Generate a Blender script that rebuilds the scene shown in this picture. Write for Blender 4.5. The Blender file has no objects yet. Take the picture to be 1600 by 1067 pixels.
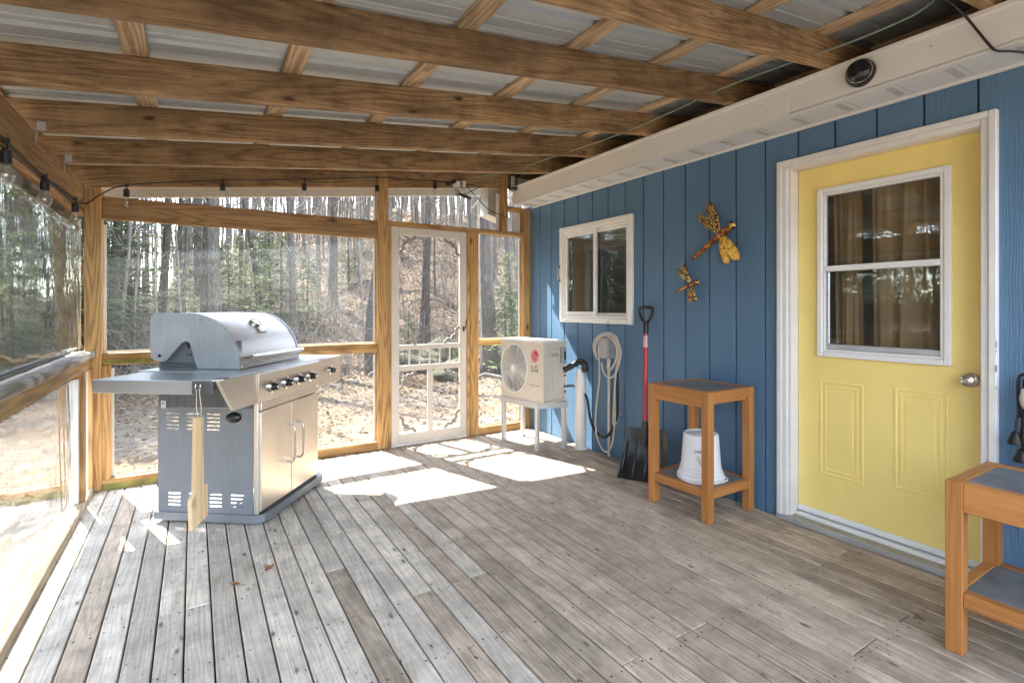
import bpy, bmesh, math, random
import numpy as np
from mathutils import Vector, Matrix
random.seed(7); rng = np.random.default_rng(7)
S = bpy.context.scene
C = S.collection
R = math.radians

# ------------------------------------------------------------------ camera, world, sun
cam_d = bpy.data.cameras.new('camera'); cam = bpy.data.objects.new('camera', cam_d); C.objects.link(cam)
TH = math.atan(497/800.0); CAMZ = 1.27
cam.location = (0, 0, CAMZ); cam.rotation_euler = (R(90), 0, -TH)
cam_d.sensor_width = 36; cam_d.lens = 18.0; cam_d.shift_y = -53.5/1600
cam_d.clip_start = 0.05; cam_d.clip_end = 600
S.camera = cam
S.view_settings.view_transform = 'Standard'; S.view_settings.look = 'None'
S.view_settings.exposure = 4.08; S.view_settings.gamma = 1.0
SUN = Vector((-.245, .78, 1.0)).normalized()
w = bpy.data.worlds.new('World'); S.world = w; w.use_nodes = True
nt = w.node_tree; bg = nt.nodes['Background']
sky = nt.nodes.new('ShaderNodeTexSky'); sky.sky_type = 'NISHITA'; sky.sun_disc = False
sky.sun_elevation = math.asin(SUN.z); sky.sun_rotation = math.atan2(SUN.x, SUN.y)
sky.air_density = 1.0; sky.dust_density = 0.4; sky.ozone_density = 1.5
hs = nt.nodes.new('ShaderNodeHueSaturation'); hs.inputs['Saturation'].default_value = .55; nt.links.new(sky.outputs[0], hs.inputs['Color']); nt.links.new(hs.outputs[0], bg.inputs[0]); bg.inputs[1].default_value = 0.15
sl = bpy.data.lights.new('sun', 'SUN'); so = bpy.data.objects.new('sun', sl); C.objects.link(so)
sl.energy = 2.8; sl.angle = R(0.5); sl.color = (1.0, .95, .87)
so.rotation_euler = SUN.to_track_quat('Z', 'Y').to_euler(); so.location = (0, 20, 30)
try:
    cy = S.cycles
    cy.max_bounces = 10; cy.diffuse_bounces = 5; cy.glossy_bounces = 4; cy.transmission_bounces = 6
    cy.transparent_max_bounces = 24; cy.caustics_reflective = False; cy.caustics_refractive = False
    cy.use_denoising = True; cy.sample_clamp_indirect = 6
except Exception: pass

def ray(u, v):
    s, c = math.sin(TH), math.cos(TH); a = (u-800)/800.0
    return Vector((s+a*c, c-a*s, -(v-480)/800.0))
def WX(u, v, x):                      # a point on the house wall plane (x const)
    r = ray(u, v); t = x/r.x; return Vector((x, r.y*t, CAMZ+r.z*t))

# ------------------------------------------------------------------ materials
def nodes(name):
    m = bpy.data.materials.new(name); m.use_nodes = True
    t = m.node_tree; t.nodes.clear()
    return m, t.nodes, t.links
def N(ns, typ, **kw):
    n = ns.new(typ)
    for k, v in kw.items():
        if k in n.inputs: n.inputs[k].default_value = v
        else: setattr(n, k, v)
    return n
def out(ns, ln, sh):
    o = ns.new('ShaderNodeOutputMaterial'); ln.new(sh, o.inputs['Surface']); return o
def ramp(ns, stops):
    r = ns.new('ShaderNodeValToRGB'); e = r.color_ramp.elements
    while len(e) < len(stops): e.new(.5)
    for q, (p, c) in zip(e, stops):
        q.position = p; q.color = tuple(c)+(1,) if len(c) == 3 else c
    return r
def mixc(ns, ln, fac, a, b, mode='MIX'):
    m = ns.new('ShaderNodeMix'); m.data_type = 'RGBA'; m.blend_type = mode
    for sock, val in ((m.inputs['Factor'], fac), (m.inputs['A'], a), (m.inputs['B'], b)):
        pass
    idx = {'f': 0, 'a': 6, 'b': 7}
    for k, val in (('f', fac), ('a', a), ('b', b)):
        s = m.inputs[idx[k]]
        if isinstance(val, (int, float)): s.default_value = val if k == 'f' else (val, val, val, 1)
        elif isinstance(val, tuple): s.default_value = tuple(val)+(1,) if len(val) == 3 else val
        else: ln.new(val, s)
    return m.outputs[2]
def math_(ns, ln, op, a, b=None, clamp=False):
    m = ns.new('ShaderNodeMath'); m.operation = op; m.use_clamp = clamp
    for i, q in enumerate((a, b)):
        if q is None: continue
        if isinstance(q, (int, float)): m.inputs[i].default_value = q
        else: ln.new(q, m.inputs[i])
    return m.outputs[0]
def attr(ns, name):
    a = ns.new('ShaderNodeAttribute'); a.attribute_name = name; return a
def mapped(ns, ln, vec, scale):
    m = ns.new('ShaderNodeMapping'); m.inputs['Scale'].default_value = scale; ln.new(vec, m.inputs['Vector']); return m.outputs[0]
def noise(ns, ln, vec, scale=5, detail=4, rough=.55, dist=0):
    n = N(ns, 'ShaderNodeTexNoise', Scale=scale, Detail=detail, Roughness=rough, Distortion=dist)
    if vec is not None: ln.new(vec, n.inputs['Vector'])
    return n.outputs[0]
def bump(ns, ln, h, strength=.3, dist=.01):
    b = N(ns, 'ShaderNodeBump', Strength=strength, Distance=dist); ln.new(h, b.inputs['Height']); return b.outputs[0]
def principled(ns, ln, base=(.5,.5,.5), rough=.5, metal=0, spec=.5, normal=None):
    p = ns.new('ShaderNodeBsdfPrincipled')
    if isinstance(base, tuple): p.inputs['Base Color'].default_value = tuple(base)+(1,)
    else: ln.new(base, p.inputs['Base Color'])
    if isinstance(rough, (int, float)): p.inputs['Roughness'].default_value = rough
    else: ln.new(rough, p.inputs['Roughness'])
    p.inputs['Metallic'].default_value = metal
    p.inputs['Specular IOR Level'].default_value = spec
    if normal is not None: ln.new(normal, p.inputs['Normal'])
    return p.outputs[0]

def wood(name, light, dark, knot=(.08,.04,.02), rough=.7, grain=1.0, vary=.25, stain=None, knots=1.0, rw=.26, kscale=(3.0, 6.2, 6.2), fw=.22, speck=0, gain=1.5):
    m, ns, ln = nodes(name)
    wc = attr(ns, 'wc').outputs['Vector']; rnd = attr(ns, 'rnd').outputs['Fac']
    # warped coordinate for rings
    n1 = noise(ns, ln, mapped(ns, ln, wc, (1.1, 6, 6)), 1.6, 3)
    rg = noise(ns, ln, mapped(ns, ln, wc, (.42, 5.5, 3.0)), 1.25, 2, .45)
    ring = math_(ns, ln, 'SINE', math_(ns, ln, 'MULTIPLY', rg, 95.0*grain))
    ring = math_(ns, ln, 'POWER', math_(ns, ln, 'ADD', math_(ns, ln, 'MULTIPLY', ring, .5), .5), .6)
    st = noise(ns, ln, mapped(ns, ln, wc, (2.2, 70, 70)), 2.2, 5, .65)
    fine = noise(ns, ln, mapped(ns, ln, wc, (9, 260, 260)), 2.0, 3, .6)
    f = math_(ns, ln, 'ADD', math_(ns, ln, 'MULTIPLY', ring, rw), (.26-rw)*.6)
    f = math_(ns, ln, 'ADD', f, math_(ns, ln, 'MULTIPLY', st, .62))
    f = math_(ns, ln, 'ADD', f, math_(ns, ln, 'MULTIPLY', fine, fw))
    f = math_(ns, ln, 'ADD', f, math_(ns, ln, 'MULTIPLY', n1, .35))
    rp = ramp(ns, [(.38, dark), (.78, light), (1.0, tuple(min(1, c*1.12) for c in light))]); mean = rw*.55+(.26-rw)*.6+.31+fw*.5+.175
    ln.new(math_(ns, ln, 'ADD', math_(ns, ln, 'MULTIPLY', math_(ns, ln, 'SUBTRACT', f, mean), gain), .58), rp.inputs[0])
    col = rp.outputs[0]
    # per board tone
    tone = math_(ns, ln, 'ADD', math_(ns, ln, 'MULTIPLY', rnd, vary*2), 1-vary)
    cx = ns.new('ShaderNodeCombineColor')
    for i in range(3): ln.new(tone, cx.inputs[i])
    col = mixc(ns, ln, 1.0, col, cx.outputs[0], 'MULTIPLY')
    # knots
    if knots > 0:
        wk = N(ns, 'ShaderNodeTexVoronoi', Scale=1.0); wk.feature = 'F1'
        nw = N(ns, 'ShaderNodeTexNoise', Scale=6.0, Detail=2.0); ln.new(wc, nw.inputs['Vector'])
        va = ns.new('ShaderNodeVectorMath'); va.operation = 'MULTIPLY_ADD'
        ln.new(nw.outputs['Color'], va.inputs[0]); va.inputs[1].default_value = (.03, .03, .03); ln.new(wc, va.inputs[2])
        ln.new(mapped(ns, ln, va.outputs[0], kscale), wk.inputs['Vector'])
        kr = ramp(ns, [(0.0, (1,1,1)), (.07, (.8,.8,.8)), (.11, (.25,.25,.25)), (.17, (0,0,0))]); ln.new(wk.outputs['Distance'], kr.inputs[0])
        kf = math_(ns, ln, 'MULTIPLY', kr.outputs[0], knots)
        sel = math_(ns, ln, 'GREATER_THAN', N_sep(ns, ln, wk.outputs['Color']), .38)
        kf = math_(ns, ln, 'MULTIPLY', kf, sel)
        col = mixc(ns, ln, kf, col, knot)
    # blotchy stain
    sn = noise(ns, ln, mapped(ns, ln, wc, (1.4, 5, 5)), 1.3, 5, .6)
    sr = ramp(ns, [(.45, (0,0,0)), (.75, (1,1,1))]); ln.new(sn, sr.inputs[0])
    if stain: col = mixc(ns, ln, math_(ns, ln, 'MULTIPLY', sr.outputs[0], stain[0]), col, stain[1])
    if speck:
        sp = noise(ns, ln, mapped(ns, ln, wc, (16, 42, 42)), 1.5, 3, .55); sq = ramp(ns, [(.66, (0,0,0)), (.74, (1,1,1))]); ln.new(sp, sq.inputs[0])
        col = mixc(ns, ln, math_(ns, ln, 'MULTIPLY', sq.outputs[0], speck), col, knot)
        s2 = noise(ns, ln, mapped(ns, ln, wc, (5, 3, 3)), 1.2, 5, .7); s3 = ramp(ns, [(.35, (.72,.72,.72)), (.6, (1.06,1.06,1.06))]); ln.new(s2, s3.inputs[0])
        col = mixc(ns, ln, 1.0, col, s3.outputs[0], 'MULTIPLY')
    nm = bump(ns, ln, math_(ns, ln, 'ADD', st, math_(ns, ln, 'MULTIPLY', fine, .5)), .35, .003)
    sh = principled(ns, ln, col, rough, 0, .3, nm)
    out(ns, ln, sh); return m
def N_sep(ns, ln, colsock):
    s = ns.new('ShaderNodeSeparateColor'); ln.new(colsock, s.inputs[0]); return s.outputs[0]

def plain(name, col, rough=.5, metal=0, var=.12, nscale=8, bumpy=0.0, spec=.5, bscale=60):
    m, ns, ln = nodes(name)
    tc = ns.new('ShaderNodeTexCoord').outputs['Object']
    n = noise(ns, ln, tc, nscale, 5, .6)
    r = ramp(ns, [(.3, tuple(c*(1-var) for c in col)), (.7, tuple(min(1, c*(1+var)) for c in col))]); ln.new(n, r.inputs[0])
    rn = noise(ns, ln, tc, nscale*2.3, 3)
    rr = math_(ns, ln, 'ADD', math_(ns, ln, 'MULTIPLY', rn, .24), rough-.12, True)
    nm = bump(ns, ln, noise(ns, ln, tc, bscale, 4), bumpy, .004) if bumpy else None
    out(ns, ln, principled(ns, ln, r.outputs[0], rr, metal, spec, nm)); return m

def film(name, refl=1.5, rough=.03, haze=.06, tint=(.95,.96,.96), wave=.0, blur=0.0, wscale=6, brough=.12):
    m, ns, ln = nodes(name)
    tc = ns.new('ShaderNodeTexCoord').outputs['Object']
    nm = None
    if wave:
        nm = bump(ns, ln, noise(ns, ln, mapped(ns, ln, tc, (1, 1, .45)), wscale, 3), wave, .05)
    tr = N(ns, 'ShaderNodeBsdfTransparent'); tr.inputs[0].default_value = tuple(tint)+(1,)
    base = tr.outputs[0]
    if blur:
        rf = N(ns, 'ShaderNodeBsdfRefraction', Roughness=brough, IOR=1.12); rf.inputs[0].default_value = tuple(tint)+(1,)
        if nm: ln.new(nm, rf.inputs['Normal'])
        mb = ns.new('ShaderNodeMixShader'); mb.inputs[0].default_value = blur
        ln.new(base, mb.inputs[1]); ln.new(rf.outputs[0], mb.inputs[2]); base = mb.outputs[0]
    df = N(ns, 'ShaderNodeBsdfTranslucent'); df.inputs[0].default_value = (.8, .82, .82, 1)
    d2 = N(ns, 'ShaderNodeBsdfDiffuse'); d2.inputs[0].default_value = (.8, .82, .82, 1)
    md = ns.new('ShaderNodeMixShader'); md.inputs[0].default_value = .5; ln.new(df.outputs[0], md.inputs[1]); ln.new(d2.outputs[0], md.inputs[2])
    mh = ns.new('ShaderNodeMixShader')
    hz = ramp(ns, [(.3, (haze*.75,)*3), (.75, (min(1, haze*1.25),)*3)]); ln.new(noise(ns, ln, mapped(ns, ln, tc, (1, 1, .3)), 3, 5, .65), hz.inputs[0])
    ln.new(hz.outputs[0], mh.inputs[0]); ln.new(base, mh.inputs[1]); ln.new(md.outputs[0], mh.inputs[2])
    gl = N(ns, 'ShaderNodeBsdfGlossy', Roughness=rough); gl.inputs[0].default_value = (1, 1, 1, 1)
    if nm: ln.new(nm, gl.inputs['Normal'])
    fr = N(ns, 'ShaderNodeFresnel', IOR=1.48)
    geo = ns.new('ShaderNodeNewGeometry')
    ln.new(math_(ns, ln, 'SUBTRACT', 1.48, math_(ns, ln, 'MULTIPLY', geo.outputs['Backfacing'], 1.48-1/1.48)), fr.inputs['IOR'])   # the same sheet from either side
    mx = ns.new('ShaderNodeMixShader')
    ln.new(math_(ns, ln, 'MULTIPLY', fr.outputs[0], refl, True), mx.inputs[0]); ln.new(mh.outputs[0], mx.inputs[1]); ln.new(gl.outputs[0], mx.inputs[2])
    out(ns, ln, mx.outputs[0]); return m

def colattr_mat(name, rough=.8, trans=0.0, spec=.2):
    m, ns, ln = nodes(name)
    c = attr(ns, 'tone').outputs['Color']
    p = principled(ns, ln, c, rough, 0, spec)
    if trans:
        t = N(ns, 'ShaderNodeBsdfTranslucent'); ln.new(c, t.inputs[0])
        mx = ns.new('ShaderNodeMixShader'); mx.inputs[0].default_value = trans
        ln.new(p, mx.inputs[1]); ln.new(t.outputs[0], mx.inputs[2]); p = mx.outputs[0]
    out(ns, ln, p); return m

def siding_mat():
    m, ns, ln = nodes('blue siding paint')
    wc = attr(ns, 'wc').outputs['Vector']; rnd = attr(ns, 'rnd').outputs['Fac']
    g1 = noise(ns, ln, mapped(ns, ln, wc, (5, 70, 70)), 2.5, 5, .7, .6)
    wv = N(ns, 'ShaderNodeTexWave', Scale=7.0, Distortion=9.0, Detail=3.0); wv.bands_direction = 'Y'; wv.inputs['Detail Scale'].default_value = 1.0
    ln.new(mapped(ns, ln, wc, (.5, 4.5, 4.5)), wv.inputs['Vector'])
    h = math_(ns, ln, 'ADD', math_(ns, ln, 'MULTIPLY', g1, .8), math_(ns, ln, 'MULTIPLY', wv.outputs[1], .35))
    big = noise(ns, ln, mapped(ns, ln, wc, (.8, 1.5, 1.5)), 2, 4)
    r = ramp(ns, [(.25, (.080, .160, .262)), (.75, (.112, .210, .330))]); ln.new(math_(ns, ln, 'ADD', math_(ns, ln, 'MULTIPLY', big, .7), math_(ns, ln, 'MULTIPLY', g1, .3)), r.inputs[0])
    sp = noise(ns, ln, wc, 160, 2, .5)
    sr = ramp(ns, [(.70, (0,0,0)), (.80, (.35,.35,.35))]); ln.new(sp, sr.inputs[0])
    col = mixc(ns, ln, sr.outputs[0], r.outputs[0], (.14, .23, .33))
    out(ns, ln, principled(ns, ln, col, .52, 0, .4, bump(ns, ln, h, .55, .004))); return m

def brushed(name, col, rough, streak_axis=(60, 60, 2), metal=1.0, blot=.25):
    m, ns, ln = nodes(name)
    tc = ns.new('ShaderNodeTexCoord').outputs['Object']
    s = noise(ns, ln, mapped(ns, ln, tc, streak_axis), 3, 4, .6)
    b = noise(ns, ln, tc, 5, 5, .62)
    f = math_(ns, ln, 'ADD', math_(ns, ln, 'MULTIPLY', s, .45), math_(ns, ln, 'MULTIPLY', b, .55))
    r = ramp(ns, [(.3, tuple(c*(1-blot) for c in col)), (.7, col)]); ln.new(f, r.inputs[0])
    rr = math_(ns, ln, 'ADD', math_(ns, ln, 'MULTIPLY', f, .3), rough-.13, True)
    out(ns, ln, principled(ns, ln, r.outputs[0], rr, metal, .5, bump(ns, ln, s, .06, .002))); return m

M = {}
M['lumber'] = wood('rough lumber', (.50, .318, .160), (.225, .134, .064), (.045, .024, .012), .75, 1.0, .22, (.65, (.10, .062, .038)), 1.0, .16, (3.6, 9, 1.6), .55, .35)
M['beamwood'] = wood('sawn beam', (.44, .265, .125), (.20, .110, .048), (.06, .03, .014), .7, 1.0, .12, (.4, (.22, .13, .065)), 1.0, .16, (3.6, 8, 1.6), .45)
M['strap'] = wood('strapping pine', (.70, .52, .33), (.42, .27, .15), (.07, .035, .016), .7, 1.0, .18, (.35, (.2, .12, .07)))
M['frame'] = wood('golden frame timber', (.52, .315, .128), (.29, .155, .056), (.08, .035, .012), .6, 1.0, .16, (.25, (.25, .14, .05)))
M['deck'] = wood('weathered deck with pale sheen', (.78, .695, .575), (.46, .395, .315), (.075, .062, .052), .70, 1.25, .24, (.35, (.33, .285, .23)), .95, .14, (5.2, 13, 1.6), .46, .95, 1.15)  # weathered wood, with the pale floor reflections on the left put into its colour
M['deckbrown'] = wood('weathered deck without sheen', (.60, .485, .365), (.32, .252, .184), (.050, .040, .032), .70, 1.25, .24, (.45, (.22, .17, .125)), .95, .14, (5.2, 13, 1.6), .46, .95, 1.15)  # the same weathered boards where no pale reflection is put into the colour
M['greyrail'] = wood('grey weathered rail', (.42, .38, .33), (.17, .14, .11), (.06, .05, .04), .75, 1.0, .1, (.6, (.16, .12, .08)))
M['oak'] = wood('honey oak', (.47, .205, .060), (.37, .15, .041), (.2, .08, .03), .42, .8, .12, (.5, (.34, .135, .04)), 0, .16)
M['scraper'] = wood('raw scraper wood', (.64, .47, .28), (.50, .34, .18), (.15, .07, .03), .6, .8, .05, None, .4)
M['moss'] = plain('mossy timber', (.22, .20, .05), .85, 0, .5, 14)
M['siding'] = siding_mat()
M['groove'] = plain('shadow gap blue', (.02, .05, .10), .7)
M['white'] = plain('white trim', (.78, .77, .75), .4, 0, .04, 4)
M['whiteworn'] = plain('white door trim', (.72, .70, .67), .45, 0, .08, 6)
M['fascia'] = plain('cream fascia', (.80, .785, .755), .35, 0, .03, 2)
M['soffit'] = plain('soffit vent white', (.70, .70, .68), .5, 0, .05, 200)
M['yellow'] = plain('yellow door paint', (.88, .69, .235), .36, 0, .05, 3, .03, .5, 20)
M['metalroof'] = brushed('galvanised roof underside', (.60, .635, .64), .42, (2, 40, 40), .2, .22)
M['glassdark'] = film('window glass', 1.6, .012, .02, (.9, .93, .92), .02, 0, 5)
M['vinyl'] = film('clear vinyl', .10, .02, .010, (.84, .845, .84), .0, 0, 4)
M['vinylblur'] = film('wavy vinyl', .6, .08, .02, (.46, .50, .48), .12, .75, 5, .05)
M['vinyllow'] = film('milky side vinyl', 2.0, .07, .14, (.80, .82, .82), .05, 0, 5)  # whitish haze mixed into the lower side panels
M['hem'] = plain('vinyl hem', (.70, .68, .62), .4, 0, .06, 6)
M['steel'] = brushed('stainless steel', (.68, .63, .57), .33, (2, 2, 70), .95, .18)
M['steelhood'] = brushed('blued hood steel', (.58, .55, .52), .34, (3, 3, 60), .95, .3)
M['aluhood'] = brushed('hood end casting', (.47, .49, .53), .42, (30, 30, 2), .6, .34)
M['panel'] = brushed('grey side panel', (.215, .235, .26), .42, (50, 50, 1.5), .4, .25)
M['shelf'] = brushed('shelf steel', (.46, .48, .49), .34, (3, 60, 60), .6, .2)
M['doorpaint'] = plain('screen door paint', (.60, .55, .49), .45, 0, .05, 5)
M['plate'] = wood('sun bleached timber', (.52, .42, .30), (.30, .225, .145), (.1, .07, .04), .75, 1.0, .1, (.4, (.24, .20, .10)))
M['darkband'] = brushed('heat stained steel', (.15, .16, .18), .45, (30, 30, 2), .6, .5)
M['chrome'] = plain('polished steel', (.62, .60, .57), .18, 1.0, .05)
M['ventgrey'] = plain('vent slot grey', (.50, .49, .47), .6)
M['blackplastic'] = plain('black plastic', (.011, .011, .012), .38, 0, .2)
M['blackshine'] = plain('glossy black', (.012, .012, .014), .15, 0, .1)
M['darkmetal'] = plain('dark iron', (.03, .026, .024), .5, .6, .4, 30)
M['hpbody'] = plain('beige unit enamel', (.62, .575, .50), .4, 0, .03, 3)
M['hpdark'] = plain('unit grey and slot shade', (.36, .35, .34), .6)
M['hpfan'] = plain('fan blade grey', (.62, .61, .58), .4)
M['logored'] = plain('red emblem', (.62, .03, .09), .4, 0, .03)
M['lettergrey'] = plain('grey lettering', (.10, .10, .11), .5)
M['letterlight'] = plain('pale lettering', (.40, .39, .37), .5)
M['galv'] = brushed('grey stand metal', (.60, .61, .61), .45, (30, 30, 3), .4, .12)
M['pvc'] = plain('white pipe', (.78, .77, .74), .35, 0, .04, 5)
M['cord'] = plain('ivory cord', (.50, .46, .38), .55, 0, .12, 20)
M['outlet'] = plain('grey electrical box', (.36, .37, .37), .5, 0, .06)
M['red'] = plain('red shaft', (.50, .022, .030), .32, 0, .08)
M['sticker'] = plain('white sticker', (.75, .66, .66), .5)
M['slate'] = plain('slate tile', (.15, .16, .165), .6, 0, .3, 12, .15)
M['bucket'] = plain('white bucket', (.80, .80, .80), .35, 0, .03)
M['silver'] = plain('satin nickel', (.62, .60, .57), .25, 1.0, .05)
M['alu'] = plain('sill aluminium', (.55, .58, .62), .35, .7, .08)
M['sill'] = plain('worn threshold', (.33, .30, .22), .6, 0, .2, 12)
M['curtain'] = plain('tan curtain', (.34, .21, .10), .9, 0, .08, 3)
M['interior'] = plain('dim interior', (.55, .50, .44), .9)
M['fret'] = plain('shaded fretwork beige', (.27, .24, .205), .5, 0, .06)  # door beige with the brackets' backlit shade put into the colour
M['blind'] = plain('pale blind', (.5, .5, .48), .6)
M['darkroof'] = wood('dark roof deck', (.07, .045, .028), (.03, .02, .013), (.02, .01, .008), .8)
M['nail'] = plain('rusty nail head', (.045, .032, .026), .7, .3)
M['wire'] = plain('black cable', (.015, .015, .017), .5)
M['greenwire'] = plain('green cable', (.20, .27, .22), .5)
M['string'] = plain('twine', (.62, .56, .44), .8)
M['bulb'] = film('bulb glass', 2.0, .01, .03, (.97, .97, .96))
M['whiteplastic'] = plain('white plastic', (.75, .75, .73), .4)
M['screen'] = None
M['leafdry'] = plain('dry leaf', (.30, .13, .05), .7, 0, .3, 40)
M['terracotta'] = plain('house roof', (.09, .08, .08), .85)

def screen_mat():
    m, ns, ln = nodes('insect screen')
    tr = N(ns, 'ShaderNodeBsdfTransparent'); df = N(ns, 'ShaderNodeBsdfDiffuse'); df.inputs[0].default_value = (.10, .10, .10, 1)
    mx = ns.new('ShaderNodeMixShader'); mx.inputs[0].default_value = .24
    ln.new(tr.outputs[0], mx.inputs[1]); ln.new(df.outputs[0], mx.inputs[2]); out(ns, ln, mx.outputs[0]); return m
M['screen'] = screen_mat()
def wing_mat():
    m, ns, ln = nodes('speckled wing')
    tc = ns.new('ShaderNodeTexCoord').outputs['Object']
    v = N(ns, 'ShaderNodeTexVoronoi', Scale=58.0); v.feature = 'DISTANCE_TO_EDGE'; ln.new(tc, v.inputs['Vector'])
    r = ramp(ns, [(.06, (.025, .018, .012)), (.20, (.80, .66, .30))]); ln.new(v.outputs['Distance'], r.inputs[0])
    c2 = ramp(ns, [(.4, (.75, .62, .36)), (.62, (.75, .36, .04))]); ln.new(noise(ns, ln, tc, 16, 3), c2.inputs[0])
    col = mixc(ns, ln, .65, r.outputs[0], c2.outputs[0], 'MULTIPLY')
    out(ns, ln, principled(ns, ln, col, .35, .3)); return m
M['wing'] = wing_mat()
def wing2_mat():
    m, ns, ln = nodes('painted yellow wing')
    tc = ns.new('ShaderNodeTexCoord').outputs['Object']
    r = ramp(ns, [(.34, (.30, .10, .02)), (.44, (.72, .34, .03)), (.56, (.80, .52, .08)), (.66, (.70, .62, .40))]); ln.new(noise(ns, ln, tc, 26, 3, .5, 1.5), r.inputs[0])
    out(ns, ln, principled(ns, ln, r.outputs[0], .35, .2)); return m
M['ryellow'] = wing2_mat()
def body_mat():
    m, ns, ln = nodes('rust dragonfly body')
    tc = ns.new('ShaderNodeTexCoord').outputs['Object']
    r = ramp(ns, [(.38, (.10, .022, .012)), (.5, (.28, .07, .02)), (.6, (.66, .32, .05))]); ln.new(noise(ns, ln, tc, 45, 3), r.inputs[0])
    out(ns, ln, principled(ns, ln, r.outputs[0], .3, .3)); return m
M['dbody'] = body_mat()
def bark_mat(name, a, b):
    m, ns, ln = nodes(name)
    tc = ns.new('ShaderNodeTexCoord').outputs['Object']
    n = noise(ns, ln, mapped(ns, ln, tc, (9, 9, 1.6)), 3, 6, .7)
    r = ramp(ns, [(.33, a), (.68, b)]); ln.new(n, r.inputs[0])
    oi = ns.new('ShaderNodeObjectInfo')
    t = math_(ns, ln, 'ADD', math_(ns, ln, 'MULTIPLY', oi.outputs['Random'], .7), .65)
    cx = ns.new('ShaderNodeCombineColor')
    for i in range(3): ln.new(t, cx.inputs[i])
    col = mixc(ns, ln, 1.0, r.outputs[0], cx.outputs[0], 'MULTIPLY')
    lich = ramp(ns, [(.6, (0,0,0)), (.72, (1,1,1))]); ln.new(noise(ns, ln, tc, 4, 4), lich.inputs[0])
    col = mixc(ns, ln, math_(ns, ln, 'MULTIPLY', lich.outputs[0], .4), col, (.24, .25, .21))
    out(ns, ln, principled(ns, ln, col, .9, 0, .15, bump(ns, ln, n, .6, .02))); return m
M['bark'] = bark_mat('grey bark', (.034, .027, .023), (.125, .106, .09))
M['twig'] = bark_mat('twig bark', (.10, .085, .072), (.26, .225, .19))
M['needle'] = colattr_mat('evergreen needles', .8, .25)
M['litter'] = colattr_mat('dead leaves', .8, .15)
M['rock'] = plain('mossy rock', (.075, .075, .048), .9, 0, .7, 3, .9, .2, 9)
def ground_mat():
    m, ns, ln = nodes('leafy ground')
    tc = ns.new('ShaderNodeTexCoord').outputs['Object']
    a = noise(ns, ln, tc, 9, 6, .75); b = noise(ns, ln, tc, .5, 4, .6); c = noise(ns, ln, tc, 38, 4, .7)
    r1 = ramp(ns, [(.30, (.035, .027, .02)), (.5, (.115, .082, .056)), (.68, (.21, .17, .13))]); ln.new(math_(ns, ln, 'ADD', math_(ns, ln, 'MULTIPLY', a, .55), math_(ns, ln, 'MULTIPLY', c, .45)), r1.inputs[0])
    r2 = ramp(ns, [(.38, (.20, .125, .058)), (.52, (.185, .16, .125)), (.66, (.21, .205, .19))]); ln.new(b, r2.inputs[0])
    near = ns.new('ShaderNodeSeparateXYZ'); ln.new(tc, near.inputs[0])
    nz = math_(ns, ln, 'ADD', near.outputs[1], math_(ns, ln, 'MULTIPLY', math_(ns, ln, 'SUBTRACT', b, .5), 7))
    mr = N(ns, 'ShaderNodeMapRange'); mr.inputs['From Min'].default_value = 8.0; mr.inputs['From Max'].default_value = 12.5; ln.new(nz, mr.inputs['Value'])
    g = mixc(ns, ln, .55, r2.outputs[0], r1.outputs[0])
    col = mixc(ns, ln, mr.outputs[0], g, r1.outputs[0])
    out(ns, ln, principled(ns, ln, col, .95, 0, .1, bump(ns, ln, c, .8, .03))); return m
M['ground'] = ground_mat()

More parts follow.
